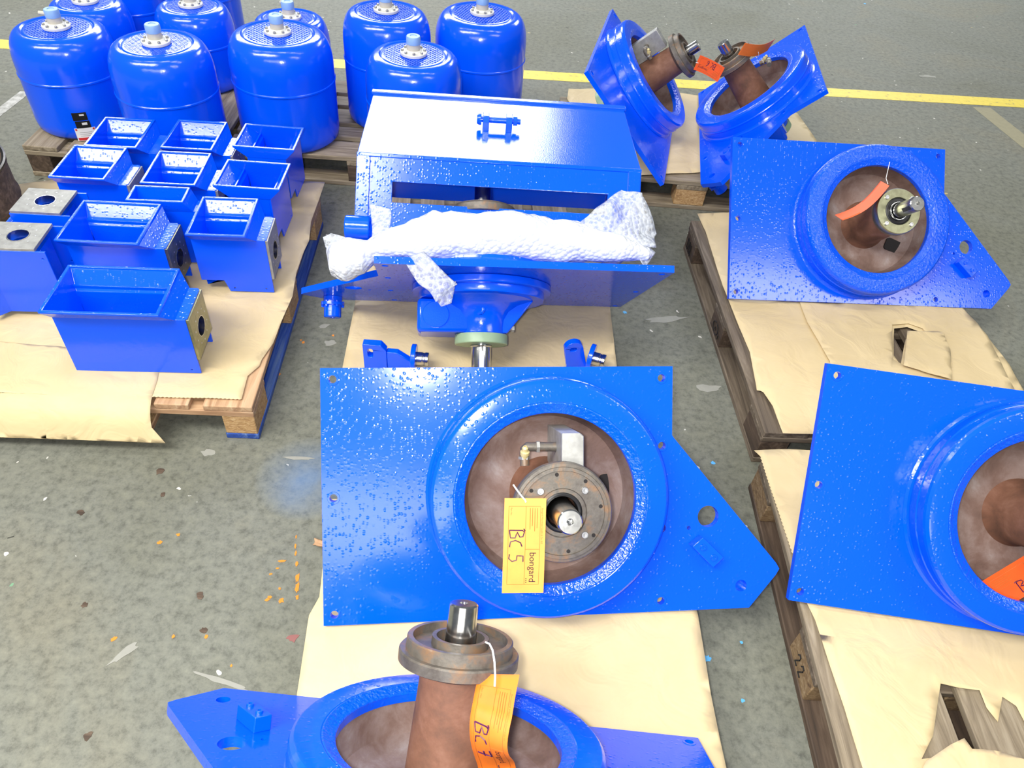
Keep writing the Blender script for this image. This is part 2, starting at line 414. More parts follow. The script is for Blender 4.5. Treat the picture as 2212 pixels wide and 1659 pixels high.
P_LEFT = pallet((-.763, 1.452), lefta, 'pallet under the hoppers, with chipboard corner block and blue bottom board', mats=dict(deck=M_WOODL, stringer=M_WOODL, block=M_CHIP, bottom=M_WOODL, bottom_edge=M_WOODB), side=-1)
ra = math.atan2(.793 - .678, 2.783 - 1.568)
P_R1 = pallet((.795, 1.575), ra, 'dark weathered pallet at right carrying one plate unit with torn paper in front of it', mats=dict(deck=M_WOODM, stringer=M_WOODM, block=M_WOODD, bottom=M_WOODM))
P_R2 = pallet((.812, .270), math.atan2(.812 - .768, 1.207), 'pallet in the lower right corner showing through the torn paper', mats=dict(stringer=M_WOODM, block=M_CHIPD, bottom=M_WOODD))
P_C1 = pallet((-.345, .30), R_(6), 'pallet hidden under kraft paper below the two foremost plate units', mats={})
P_C2 = pallet((-.505, 1.525), R_(7), 'pallet under kraft paper below the upright plate unit seen from behind', mats={})
P_BA = pallet((-2.195, 2.795), R_(3.5), 'pallet at upper left under the canister with a white label', mats=dict(block=M_WOODD))
P_BB = pallet((-.175, 3.045), R_(4.5) + PI / 2, 'pallet behind the hood with slats running sideways under blue canisters', mats=dict(block=M_WOODD))
P_RR = pallet((1.33, 3.135), R_(3) + PI / 2, 'far pallet carrying the two tilted drum units that face each other', mats=dict(block=M_CHIP))
# brand marks burnt into two block faces
def mark_strokes(strokes, name, T, parent, w_=.004, mat=M_PAINTK):
    k = MB()
    for st in strokes: k.tube([(x, 0, z) for x, z in st], w_ / 2, 6)
    return k.build(name, mat, parent, T)
LD = [(0, .005), (0, .055), (.012, .051), (.020, .030), (.012, .009), (0, .005)]
LB = [(0, .005), (0, .055), (.013, .051), (.014, .038), (.002, .031), (.016, .022), (.015, .009), (0, .005)]
TWO = [(.0, .040), (.004, .048), (.013, .047), (.014, .038), (.003, .016), (.0, .012), (.016, .012)]
OVAL = [(.032 * math.cos(2 * PI * i / 24), .030 + .021 * math.sin(2 * PI * i / 24)) for i in range(25)]
def sh(st, dx): return [(x + dx, z) for x, z in st]
for (pp, by, st) in ((P_R1, 1.1275, [sh(LD, -.030), sh(LB, .002), [(.030, .004), (.030, .056)]]), (P_R1, .6, [OVAL, [(-.006, .022), (.0, .038), (.006, .022)], [(.045, .012), (.045, .030)]]), (P_R2, .6, [sh(TWO, -.024), sh(TWO, .006)])):
    mark_strokes(st, 'brand_mark', Tm(-.001, by, .028) @ Rz(-PI / 2), pp)

# ------------------------------------------------------------------ kraft paper
def inside(p, poly):
    c = False; n = len(poly); j = n - 1
    for i in range(n):
        if (poly[i][1] > p[1]) != (poly[j][1] > p[1]) and p[0] < (poly[j][0] - poly[i][0]) * (p[1] - poly[i][1]) / (poly[j][1] - poly[i][1]) + poly[i][0]: c = not c
        j = i
    return c
def resample(poly, step, zig=()):
    out = []
    n = len(poly)
    for i in range(n):
        a = Vector(poly[i]); b_ = Vector(poly[(i + 1) % n]); L = (b_ - a).length; k = max(1, int(L / step)); z = i in zig
        if z: k = max(2, int(L / .006) // 2 * 2)
        nn = Vector((-(b_ - a).y, (b_ - a).x)).normalized()
        for q in range(k):
            p = a.lerp(b_, q / k)
            if z and q % 2: p = p + nn * .0028
            out.append((p.x, p.y))
    return out
def paper(label, poly, zf=None, holes=(), zig=(), step=.035, z0=.1475, amp=.006, seed=0, name='kraft_paper', fold=None):
    loops = [resample(poly, step, zig)] + [resample(h, step) for h in holes]
    vs = []; es = []
    for l in loops:
        o = len(vs); vs += [Vector(p) for p in l]; es += [(o + i, o + (i + 1) % len(l)) for i in range(len(l))]
    xs = [p[0] for p in loops[0]]; ys = [p[1] for p in loops[0]]
    x = min(xs)
    while x < max(xs):
        y = min(ys)
        while y < max(ys):
            p = (x + (random.random() - .5) * step * .5, y + (random.random() - .5) * step * .5)
            if inside(p, loops[0]) and not any(inside(p, h) for h in loops[1:]): vs.append(Vector(p))
            y += step
        x += step
    V, E_, F, *_ = delaunay_2d_cdt(vs, es, [], 0, 1e-6)
    pts = []
    for p in V:
        nz = noise.noise(Vector((p.x * 5 + seed, p.y * 2.2, seed))) * .65 + noise.noise(Vector((p.x * 14, p.y * 9 + seed, seed * 2))) * .35
        z = z0 + amp * (nz + .5) if zf is None else zf(p.x, p.y, nz)
        q = (p.x, p.y, max(z, z0 if zf is None else -1))
        pts.append(fold(q) if fold else q)
    fs = []
    for f in F:
        c = sum((V[i] for i in f), Vector((0, 0))) / len(f)
        if inside(c, loops[0]) and not any(inside(c, h) for h in loops[1:]): fs.append(tuple(f))
    k = MB(); k.add(pts, fs)
    me = k.mesh(name, M_PAPER, 80); o = place(name, me)
    so = o.modifiers.new('sheet', 'SOLIDIFY'); so.thickness = .0009; so.offset = 0
    return tag(o, label, 'paper', 'kraft paper sheets laid on the pallets')
def px(pts, z=.15): return [tuple(at(u, v, z)[:2]) for u, v in pts]

paper('large kraft paper sheet under the blue hoppers, wavy along the pallet edge',
      px([(-260, 690), (-120, 430), (60, 395), (300, 365), (640, 405), (660, 392), (702, 395), (690, 430), (672, 480), (668, 520), (655, 548), (640, 590), (632, 640), (618, 672), (606, 700), (590, 742), (566, 775), (560, 790), (535, 812), (522, 862), (-300, 840)]), zig=(19,), seed=3)
# front sheet, drooping over the pallet end
fe = P_LEFT.matrix_world
def droop(q):
    p = fe.inverted() @ Vector(q); y = p.y
    if y < .03:
        t = .03 - y
        a = min(t / .09, 1.15)
        y2 = .03 - .09 * math.sin(a) - max(0, t - .09 * 1.15) * .41; z2 = -.09 * (1 - math.cos(a)) - max(0, t - .09 * 1.15) * .91
        p = Vector((p.x, y2, p.z + z2))
    p = fe @ p
    return tuple(p)
lp = [(-1.2, .25), (-.32, .20), (-.30, .09), (-.285, -.075), (-.25, -.125), (-1.2, -.125)]
paper('drooping kraft paper sheet curling over the front end of the hopper pallet', [tuple((fe @ Vector((x, y, 0)))[:2]) for x, y in lp], z0=.151, amp=.004, seed=9, step=.02, fold=droop)

paper('kraft paper sheet under the rearward-facing unit and two small brackets',
      px([(778, 560), (767, 655), (741, 790), (720, 900), (1345, 900), (1332, 790), (1318, 665), (1300, 560)]), seed=5, amp=.008)
paper('near kraft paper sheet showing below the tagged centre plate, corner at the bottom edge',
      px([(715, 1080), (690, 1290), (668, 1330), (642, 1500), (610, 1760), (1600, 1800), (1560, 1620), (1536, 1500), (1508, 1330), (1440, 1080)]), seed=11, z0=.149, amp=.007)
paper('folded kraft paper sheet under the two far drum units',
      px([(1228, 193), (1225, 215), (1290, 330), (1300, 384), (1400, 378), (1530, 372), (1640, 390), (1765, 305), (1722, 245), (1560, 215), (1400, 190)]), seed=17, amp=.008)
hole1 = px([(1930, 712), (1958, 709), (1982, 718), (1992, 727), (1955, 735), (1952, 748), (1946, 782), (1944, 790), (1930, 770), (1929, 740)])
paper('wrinkled kraft paper sheet with a torn hole on the right-hand pallet',
      px([(1506, 462), (1524, 500), (1560, 620), (1590, 690), (1620, 760), (1634, 845), (1648, 850), (1668, 880), (1690, 938), (1850, 940), (2240, 900), (2180, 790), (2110, 700), (2065, 655), (1990, 560), (1900, 460)]), holes=[hole1], zig=(5,), seed=23, amp=.010)
paper('thin overlapping kraft paper sheet with a raised left border on the right-hand pallet',
      px([(1725, 655), (1742, 700), (1765, 740), (1790, 785), (1800, 830), (2200, 870), (2130, 730), (2070, 660)]), holes=[px([(1925, 706), (1960, 703), (1990, 714), (2000, 728), (1960, 740), (1955, 790), (1958, 800), (1925, 780)])], z0=.156, amp=.008, seed=29)
paper('torn kraft paper flap bent up beside the hole in the sheet',
      px([(1953, 726), (2030, 728), (2046, 765), (2050, 830), (1945, 800), (1950, 760)]), z0=.166, amp=.012, seed=31, step=.02)
hole2 = px([(2030, 1478), (2070, 1487), (2115, 1492), (2130, 1530), (2155, 1560), (2165, 1505), (2195, 1525), (2225, 1580), (2230, 1645), (2130, 1640), (2075, 1605), (2040, 1635), (1990, 1640), (2015, 1590), (2022, 1540)])
paper('kraft paper sheet with a large ragged tear in the lower right corner',
      px([(1728, 1275), (1760, 1340), (1790, 1430), (1825, 1530), (1870, 1680), (1900, 1900), (2700, 1900), (2500, 1250), (2000, 1200)]), holes=[hole2], seed=37, amp=.008, step=.03)
paper('crumpled kraft paper flap folded back below the ragged tear',
      px([(1990, 1652), (2040, 1618), (2068, 1605), (2085, 1628), (2150, 1632), (2230, 1655), (2230, 1740), (1960, 1720)]), z0=.165, amp=.025, seed=41, step=.018)
paper('kraft paper sheet with saw-toothed left edge beside the large right-hand plate',
      px([(1628, 974), (1640, 985), (1668, 1072), (1718, 1218), (1760, 1290), (2000, 1290), (2000, 985), (1700, 972)]), zig=(1, 2), z0=.150, amp=.005, seed=43)

# ------------------------------------------------------------------ drive units (plate + drum + shaft)
def pose(p, az, el, roll):
    n = Vector((math.sin(az) * math.cos(el), -math.cos(az) * math.cos(el), math.sin(el)))
    x = Vector((math.cos(az), math.sin(az), 0)); y = n.cross(x)
    x2 = x * math.cos(roll) + y * math.sin(roll); y2 = n.cross(x2)
    M = Matrix((( x2.x, y2.x, n.x, p[0]), (x2.y, y2.y, n.y, p[1]), (x2.z, y2.z, n.z, p[2]), (0, 0, 0, 1)))
    return M
CX, CY, TP = .5215, .2995, .02
HC = Tm(CX, CY, 0)
def f_plate(m):
    tip = Vector((1.1124, .0949)); ca = Vector((1.031, 0)); nb = Vector((.836, .4257))
    a = tip + (ca - tip).normalized() * .02; c_ = tip + (nb - tip).normalized() * .02
    out = [(0, 0), (1.031, 0), tuple(a), tuple(tip * .7 + (a + c_) * .15), tuple(c_), (.836, .4257), (.8317, .432), (.8317, .5988), (0, .5988)]
    hs = [circle(*p, .0095, 14) for p in ((.0276, .5728), (.0265, .2985), (.025, .0257), (.8041, .5706), (.8061, .407), (.8057, .0265), (.809, .205))]
    hs += [circle(.924, .231, .0265, 28), circle(1.0101, .0561, .0145, 20), circle(.875, .204, .005, 10), circle(CX, CY, .186, 64)]
    m.prism(out, -TP, 0, hs)
def f_washers(m, p):
    m.lathe([(.0095, .0), (.0150, .0), (.0142, .0010), (.0095, .0010)], 18, Tm(p[0], p[1], .0001), closed=True)
def f_drum(m):
    m.lathe([(.2005, .001), (.284, .001), (.278, .006), (.2753, .012), (.2752, .040), (.2772, .043), (.2772, .047), (.2750, .050), (.2748, .078), (.2725, .0855), (.2665, .0918), (.2635, .0925), (.2235, .0925), (.2195, .0905), (.2070, .0850), (.1990, .0820), (.1970, .0800), (.1970, .066), (.2005, .064)], 96, HC, closed=True)
def f_lip(m):
    m.lathe([(.2215, .0920), (.2190, .0926), (.2070, .0866), (.1985, .0836), (.1968, .0816), (.1972, .078), (.2060, .078), (.2180, .084)], 96, HC, closed=True)
def f_bowl(m):
    m.lathe([(.2003, .078), (.1985, .05), (.1850, .010), (.165, -.006), (.12, -.014), (.0780, -.014), (.0780, -.022), (.13, -.021), (.185, -.0195), (.1905, .008), (.2003, .04)], 64, HC, closed=True)
def f_hub(zt, r0=.078, r1=.064):
    def f(m): m.lathe([(r0 + .008, -.015), (r0, .0), (r0 - .004, .02), (r1 + .002, zt - .05), (r1, zt), (r1 - .012, zt), (r1 - .012, -.015)], 48, HC, closed=True)
    return f
def f_flange_ring(m):
    m.lathe([(.062, .200), (.100, .216), (.1057, .219), (.1057, .236), (.1035, .239), (.0945, .239), (.0935, .2585), (.0915, .2605), (.0835, .2605), (.0830, .246), (.0505, .246), (.0500, .2615), (.0425, .2615), (.0425, .190), (.052, .190)], 64, HC, closed=True)
def f_flange_flat(m):
    m.lathe([(.062, .196), (.104, .200), (.1057, .203), (.1057, .222), (.103, .226), (.0970, .2265), (.0960, .2300), (.0890, .2303), (.0880, .2270), (.052, .2270), (.0500, .2235), (.0425, .2235), (.0425, .180), (.05, .18)], 64, HC, closed=True)
def f_flange_small(m):
    m.lathe([(.0640, .172), (.0800, .1725), (.0806, .1760), (.0806, .2000), (.0780, .2045), (.0490, .2045), (.0470, .2030), (.0470, .170), (.055, .17)], 64, HC, closed=True)
def f_seal(zt, ro):
    def f(m): m.lathe([(ro, zt - .03), (ro, zt - .002), (ro - .004, zt), (.0345, zt - .001), (.0335, zt - .006), (.0335, zt - .03)], 40, HC, closed=True)
    return f
def f_shaft(z0, z1, r0, r1):
    def f(m):
        m.lathe([(r0, z0), (r1, z1 - .0025), (r1 - .0025, z1), (.0075, z1), (.006, z1 - .012), (0.00001, z1 - .013)], 40, HC)
    return f
def f_key(m): m.box2((-.007, .0205, .262), (.007, .0262, .305), HC @ Rz(2.1))
def f_screw(m): m.lathe([(.0075, 0), (.0075, .0042), (.0068, .005), (.0038, .005), (.0036, .0025), (.00001, .0024)], 14)
def f_block(m):
    m.prism([(.526, .372), (.574, .372), (.574, .455), (.566, .462), (.526, .462)], .0, .192)
def f_pipe(m):
    m.cyl((.528, .424, .118), (.470, .425, .118), .0105, 18)
    m.tube([(.475, .425, .118), (.462, .425, .118), (.456, .420, .118), (.455, .408, .119), (.456, .384, .121)], .0105, 14)
def f_pipenut(m):
    m.lathe([(.0135, 0), (.0135, .007)], 6, Tm(.489, .425, .118) @ Ry(-PI / 2)); m.lathe([(.0125, 0), (.0125, .006)], 6, Tm(.455, .404, .119) @ Rx(PI / 2))
def f_nipple(m):
    m.lathe([(.0085, 0), (.0085, .008), (.0105, .009), (.0105, .016), (.0070, .018), (.0070, .026), (.0040, .030), (.003, .030), (.0028, .022), (.00001, .022)], 12, Tm(.4555, .402, .122) @ Rx(R_(-62)))
def rrect(x0, y0, x1, y1, r, n=5):
    o = []
    for cx, cy, a in ((x1 - r, y0 + r, -PI / 2), (x1 - r, y1 - r, 0), (x0 + r, y1 - r, PI / 2), (x0 + r, y0 + r, PI)):
        for i in range(n + 1): o.append((cx + r * math.cos(a + PI / 2 * i / n), cy + r * math.sin(a + PI / 2 * i / n)))
    return o
def f_slot(m): m.prism(rrect(-.026, -.045, .026, .045, .012), -.006, .004)
def f_brk(m): m.prism([(.900, .187), (.953, .136), (.927, .112), (.874, .166)], 0, .030)
def f_rear_ring(m): m.lathe([(.10, -.0215), (.216, -.0215), (.2165, -.024), (.2165, -.040), (.2140, -.043), (.196, -.043), (.1955, -.062), (.1930, -.066), (.10, -.066)], 80, HC, closed=True)
def f_rear_house(m):
    m.lathe([(.165, -.064), (.150, -.070), (.118, -.082), (.092, -.102), (.080, -.128), (.0775, -.150), (.0775, -.172), (.06, -.172), (.06, -.064)], 48, HC, closed=True)
    m.prism([(-.158, -.066), (-.05, -.066), (-.05, -.168), (-.078, -.168), (-.092, -.150)], -.045, .045, (), HC @ Rx(PI / 2) @ Matrix.Scale(1, 4))
def f_gear(m): m.box2((.035, -.085, -.170), (.198, .062, -.068), HC)
def f_cover(m): m.lathe([(.0405, 0), (.0405, .0030), (.0385, .0045), (.00001, .0045)], 40, HC @ Tm(.142, .062, -.118) @ Rx(-PI / 2))
def f_green(m): m.lathe([(.031, -.171), (.0815, -.171), (.0822, -.173), (.0822, -.199), (.080, -.2015), (.031, -.2015)], 48, HC, closed=True)
def f_rshaft(m): m.lathe([(.0295, -.195), (.034, -.200), (.034, -.206), (.0315, -.209), (.0310, -.318), (.0285, -.322), (.00001, -.322)], 40, HC)
def f_rkey(m): m.prism(rrect(-.007, -.30, .007, -.222, .0069), .0285, .0318, (), HC @ Rx(PI / 2) @ Matrix.Rotation(PI, 4, 'Z') @ Matrix.Scale(-1, 4, (0, 1, 0)) if False else HC @ Matrix(((1, 0, 0, 0), (0, 0, 1, 0), (0, 1, 0, 0), (0, 0, 0, 1))))
def f_elbow(m):
    m.box((0, .083, -.079), (.034, .014, .012), HC)
    m.tube([(0, .083, -.082), (0, .089, -.096), (.001, .089, -.106), (.006, .086, -.112), (.014, .080, -.113)], .0075, 12, HC)
def f_sidebolt(m):
    m.cyl((-.078, .02, -.150), (-.100, .02, -.150), .0075, 12, None, HC); m.lathe([(.0115, 0), (.0115, .009)], 6, HC @ Tm(-.092, .02, -.150) @ Ry(-PI / 2))
PEG = Tm(1.0101, .0561, 0) @ Rx(PI)
def f_peg(m):
    m.lathe([(.031, .0205), (.031, .040), (.0385, .0405), (.0385, .050), (.0285, .0505), (.0285, .088), (.026, .091), (.010, .091), (.009, .085), (.00001, .085)], 36, PEG)
def f_pegbolt(m): m.lathe([(.0045, .036), (.0045, .056)], 8, PEG @ Tm(.0335, 0, 0))

SLOTS = {'flat': [(.690, .300, .1)], 'small': [(.655, .222, 1.2)], 'ring': [(.690, .300, .1)]}
def unit(label, P, az, el, roll, hub, shaft_top, block=True, shaft_r=(.0285, .0254), rear=True):
    T = pose(P, R_(az), R_(el), R_(roll))
    u = thing('drive_unit', label, 'machine part', T, 'blue plate units with drum and shaft')
    pl = part('plate', 'mounting_plate', f_plate, M_PLATE, u, None, .0022)
    for k, p in enumerate(((.0276, .5728), (.0265, .2985), (.025, .0257), (.8041, .5706), (.8061, .407), (.8057, .0265))):
        part('washer%d' % k, 'bolt_hole_rim', lambda m, p=p: f_washers(m, p), M_PLATE, pl)
    part(('drum', hub == 'small'), 'drum_ring', f_drum, M_ROUGHB if hub == 'small' else M_PLATE, u, None, 0, 14)
    part(('lip', hub == 'small'), 'drum_lip', f_lip, M_ROUGHB, u, None, 0, 14)
    bw = part('bowl', 'inner_bowl', f_bowl, M_BOWL, u)
    for sx, sy, sa in SLOTS[hub]: part('slot', 'slot_shade_plate', f_slot, M_DARK, bw, Tm(sx - .01, sy, -.011) @ Rz(sa) @ Matrix.Scale(.9, 4))  # bowl is not cut: a dark plate imitates the shaded slot
    if hub == 'ring':
        part('hub_r', 'hub_tube', f_hub(.215), M_RUST, u); fg = part('fl_r', 'hub_flange', f_flange_ring, M_FLANGE, u)
    elif hub == 'flat':
        part('hub_f', 'hub_tube', f_hub(.200), M_RUST, u); fg = part('fl_f', 'hub_flange', f_flange_flat, M_FLANGE, u)
        part('seal_f', 'shaft_seal', f_seal(.2235, .0425), M_BLACK, u)
        for k in range(4): part('screw', 'cap_screw', f_screw, M_SCREW, fg, HC @ Rz(PI / 4 + PI / 2 * k) @ Tm(.066, 0, .2265))
        for k in range(8): part('bhole', 'bolt_hole_disc', lambda m: m.lathe([(.0042, 0), (.0042, .0012), (.00001, .0012)], 12), M_DARK, fg, HC @ Rz(.15 + PI / 4 * k) @ Tm(.0815, 0, .2263))  # dark discs imitate the shade in the holes, nothing is bored
    else:
        part('hub_s', 'hub_tube', f_hub(.174, .082, .070), M_RUST, u); fg = part('fl_s', 'hub_flange', f_flange_small, M_OLIVE, u)
        part('seal_s', 'shaft_seal', f_seal(.2035, .047), M_BLACK, u)
        part('sleeve', 'shaft_sleeve', lambda m: m.lathe([(.0335, .17), (.0335, .207), (.0315, .208), (.029, .208), (.029, .17)], 40, HC, closed=True), M_STEEL, u)
        for k in range(4): part('screw', 'cap_screw', f_screw, M_SCREW, fg, HC @ Rz(PI / 4 + PI / 2 * k) @ Tm(.064, 0, .2042))
    sh = part(('shaft', shaft_top, shaft_r), 'front_shaft', f_shaft(.10, shaft_top, *shaft_r), M_STEEL, u)
    part('key', 'shaft_key', f_key, M_DARKM if hub != 'ring' else M_STEEL, sh, Tm(0, 0, shaft_top - .31))
    if block:
        if block != 'pipe': part('gblock', 'lubrication_block', f_block, M_GREYM, u, None, .002)
        pp = part('pipe', 'grease_pipe', f_pipe, M_FLANGE, u)
        part('pnut', 'pipe_nut', f_pipenut, M_GREYM, pp); part('nip', 'grease_nipple', f_nipple, M_BRASS, pp)
    bk = part('brk', 'stop_block', f_brk, M_SMOOTH, u, None, .0015)
    for q in ((.9005, .1635), (.9275, .1375)): part('bscrew', 'cap_screw', f_screw, M_SMOOTH, bk, Tm(q[0], q[1], .030))
    if rear:
        rr_ = part('rring', 'rear_ring', f_rear_ring, M_SMOOTH, u)
        hs = part('rhouse', 'rear_housing', f_rear_house, M_FINE, u, None, .004)
        gb = part('gear', 'gearbox', f_gear, M_FINE, u, None, .011)
        part('gcov', 'round_cover', f_cover, M_FINE, gb)
        part('green', 'green_flange', f_green, M_GREEN, u)
        rs = part('rshaft', 'rear_shaft', f_rshaft, M_STEEL, u); part('rkey', 'keyway_insert', f_rkey, M_SCREW, rs)
        part('elbow', 'pipe_elbow', f_elbow, M_SMOOTH, hs); part('sbolt', 'side_bolt', f_sidebolt, M_GREYM, hs)
    pg = part('peg', 'hinge_peg', f_peg, M_SMOOTH, u)
    for k in range(6): part('pegbolt', 'peg_bolt', f_pegbolt, M_SMOOTH, pg, Tm(1.0101, .0561, 0) @ Rz(PI / 3 * k) @ Tm(-1.0101, -.0561, 0))
    return u
U5 = unit('centre blue plate unit facing the camera, yellow tag over its hub flange', (-.375, .79, .162), 9.0, 42.6, .21, 'flat', .3104)
U6 = unit('blue plate unit on the right-hand pallet with a small olive hub cover and long shaft', (.763, 2.213, .168), 7.08, 45.44, -.44, 'small', .3076, block=False, shaft_r=(.0262, .0254))
U8 = unit('blue plate unit cut off by the right edge, orange tag in its brown bowl', (.746, .985, .168), -2.63, 41.41, -.22, 'ring', .32)
U7 = unit('foremost drive unit at the bottom edge with rusty hub, polished shaft and hanging tag', (.481, .627, .166), 180.3, 44.2, -.4, 'ring', .3199, block=False, shaft_r=(.031, .0254))
UC = unit('drive unit seen from behind, green flange and shaft pointing at the camera', (.357, 2.131, .163), 187.6, 41.7, .8, 'flat', .3150, block=False)
UL = unit('left of the two far drum units, turned right with a grey block on its hub', (.579, 3.006, .169), 82.1, 43.5, -.9, 'ring', .315)
UR = unit('right of the two far drum units, turned left with a curled tag on top', (.847, 4.065, .160), -96.2, 46.2, .8, 'ring', .325, block='pipe')

# ------------------------------------------------------------------ canisters
def canister(x, y, ht, s, label, plates=False, turn=0.0, spigot=False):
    T = Tm(x, y, .1445) @ Rz(turn)
    u = thing('steel_canister', label, 'canister', T, 'blue domed canisters with grille tops')
    H = ht - .1445; Rr = .195 * s; Rg = .127 * s
    zs = .59 * H
    zb = max(H - .125, zs + .026)
    prof = [(Rr - .040, .0), (Rr - .016, .004), (Rr - .004, .018), (Rr, .045), (Rr, .065), (Rr, zs - .018), (Rr, zs - .006), (Rr + .0028, zs - .003), (Rr + .0028, zs + .003), (Rr, zs + .006), (Rr, zs + .014), (Rr, zb - .006)]
    for i in range(13):
        a = PI / 2 * i / 12
        prof.append((Rg + .010 + (Rr - Rg - .010) * math.cos(a) ** .8 if i < 12 else Rg + .010, zb + (H - zb) * math.sin(a) ** .95))
    prof += [(Rg + .006, H - .003), (Rg + .003, H - .0045), (Rg, H - .002), (Rg - .004, H - .001), (Rg - .012, H - .001), (Rg - .014, H - .007), (.00001, H - .007)]
    MB().lathe(prof, 72).build('shell', M_SMOOTH, u, None, 0, 40)
    MB().lathe([(Rg - .0125, H - .0068), (Rg - .0125, H - .0060), (.00001, H - .0060)], 48).build('grille_shade_disc', M_DKBLUE, u)  # darkened disc, its colour makes the gaps read as shaded slots
    g = MB(); n = 19; R2 = Rg - .0115
    for i in range(-n, n + 1, 1):
        yy = i * R2 / (n + 1); hw = math.sqrt(max(R2 * R2 - yy * yy, 0))
        if i % 2 == 0: g.box((0, yy, H - .0035), (2 * hw, R2 / (n + 1) * 1.12, .005))
    for i in range(-6, 7):
        xx = i * R2 / 7; hw = math.sqrt(max(R2 * R2 - xx * xx, 0)); g.box((xx, 0, H - .0037), (R2 / 7 * .30, 2 * hw, .0044))
    g.box((0, 0, H - .0035), (.09, .09, .0046))
    g.build('grille', M_SMOOTH, u, Rz(.5))
    fl_ = MB().lathe([(.054, 0), (.0555, .002), (.0555, .010), (.0535, .0125), (.036, .0135), (.030, .020), (.00001, .020)], 40).build('cap_flange', M_WHITE, u, Tm(0, 0, H - .0005))
    for k in range(8): part('capbolt', 'flange_bolt', lambda m: m.lathe([(.0058, 0), (.0058, .007), (.0045, .0085), (.00001, .0085)], 8), M_GREYM, fl_, Rz(PI / 8 + PI / 4 * k) @ Tm(.0455, 0, .012))
    st = MB().lathe([(.0285, .016), (.0275, .042), (.0280, .044)], 32).build('pipe_stub', M_TAPE, u, Tm(0, 0, H))
    MB().lathe([(.0290, .042), (.0290, .068), (.0265, .072), (.014, .0725), (.013, .070), (.00001, .070)], 32).build('pipe_cap', M_PALEBL, u, Tm(0, 0, H))
    if spigot: MB().cyl((.026, 0, .052), (.052, 0, .054), .0075, 14).build('spigot', M_TAPE, st, Rz(2.4))
    if plates:
        def onskin(name, a0, a1, z0, z1, mat, off, parent):
            k = MB(); vs = []; fs = []; n_ = 8
            for i in range(n_ + 1):
                a = a0 + (a1 - a0) * i / n_
                for rr, z in ((Rr + off, z0), (Rr + off, z1), (Rr - .002, z1), (Rr - .002, z0)): vs.append((rr * math.cos(a), rr * math.sin(a), z))
            for i in range(n_):
                for j in range(4): fs.append((i * 4 + j, i * 4 + (j + 1) % 4, (i + 1) * 4 + (j + 1) % 4, (i + 1) * 4 + j))
            fs += [(0, 3, 2, 1), (n_ * 4, n_ * 4 + 1, n_ * 4 + 2, n_ * 4 + 3)]
            k.add(vs, fs); return k.build(name, mat, parent)
        b0 = -PI / 2 + .30 - turn
        a = onskin('type_plate', b0, b0 + .28, .094, .128, M_BLKLAB, .0010, u); onskin('plate_print', b0 + .14, b0 + .23, .114, .121, M_WHITE, .0014, a)
        a = onskin('type_plate', b0 + .015, b0 + .295, .057, .091, M_BLKLAB, .0010, u); onskin('plate_print', b0 + .14, b0 + .24, .074, .084, M_WHITE, .0014, a)
        a = onskin('warning_label', b0 - .04, b0 + .36, .004, .060, M_LABEL, .0016, u)
        onskin('label_stripe', b0 - .02, b0 + .34, .006, .018, M_RED, .0020, a)
        onskin('label_corner', b0 - .025, b0 + .01, .050, .058, M_RED, .0020, a); onskin('label_corner', b0 + .31, b0 + .345, .050, .058, M_RED, .0020, a)
        for q in range(3): onskin('label_print', b0 + .04, b0 + .28, .025 + q * .008, .0265 + q * .008, M_GREYM, .0020, a)
    return u
canister(-2.039, 3.070, .549, 1.037, 'leftmost front canister with black and white labels near its base', True, .9, True)
canister(-1.553, 2.928, .587, 1.031, 'front-row canister between the labelled one and the widest one, behind the hoppers', turn=.3)
canister(-1.132, 3.147, .593, 1.115, 'widest front canister directly behind the rightmost hopper row', turn=2.0)
canister(-.730, 3.428, .630, 1.01, 'canister left of the rightmost one, its pipe stub cut by the top edge', turn=.7, spigot=True)
canister(-.319, 3.589, .610, 1.099, 'rightmost blue canister next to the yellow line', turn=.8)
canister(-.547, 3.070, .596, 1.038, 'low standing canister just behind the top of the blue hood', turn=.6)
canister(-2.115, 3.452, .523, .915, 'canister behind the labelled leftmost one, only its top showing', turn=.4)
canister(-1.690, 3.589, .507, .913, 'small canister in the second row between the second and the widest front ones', turn=.2)
canister(-1.213, 3.550, .513, .909, 'canister mostly hidden behind the widest front one', turn=.1, spigot=True)
def by_right_edge(u_, v_, D, r):
    d = at(u_, v_, .2); ph = math.atan2(d.x, d.y) - math.asin(r / D); return D * math.sin(ph), D * math.cos(ph)
canister(*by_right_edge(371, 8, 4.40, .185), .56, .95, 'canister in the back row at upper left cut off by the top edge', turn=.2)
canister(*by_right_edge(530, 60, 4.52, .185), .56, .95, 'back-row canister behind the small second-row one, cut off by the top edge', turn=.2)

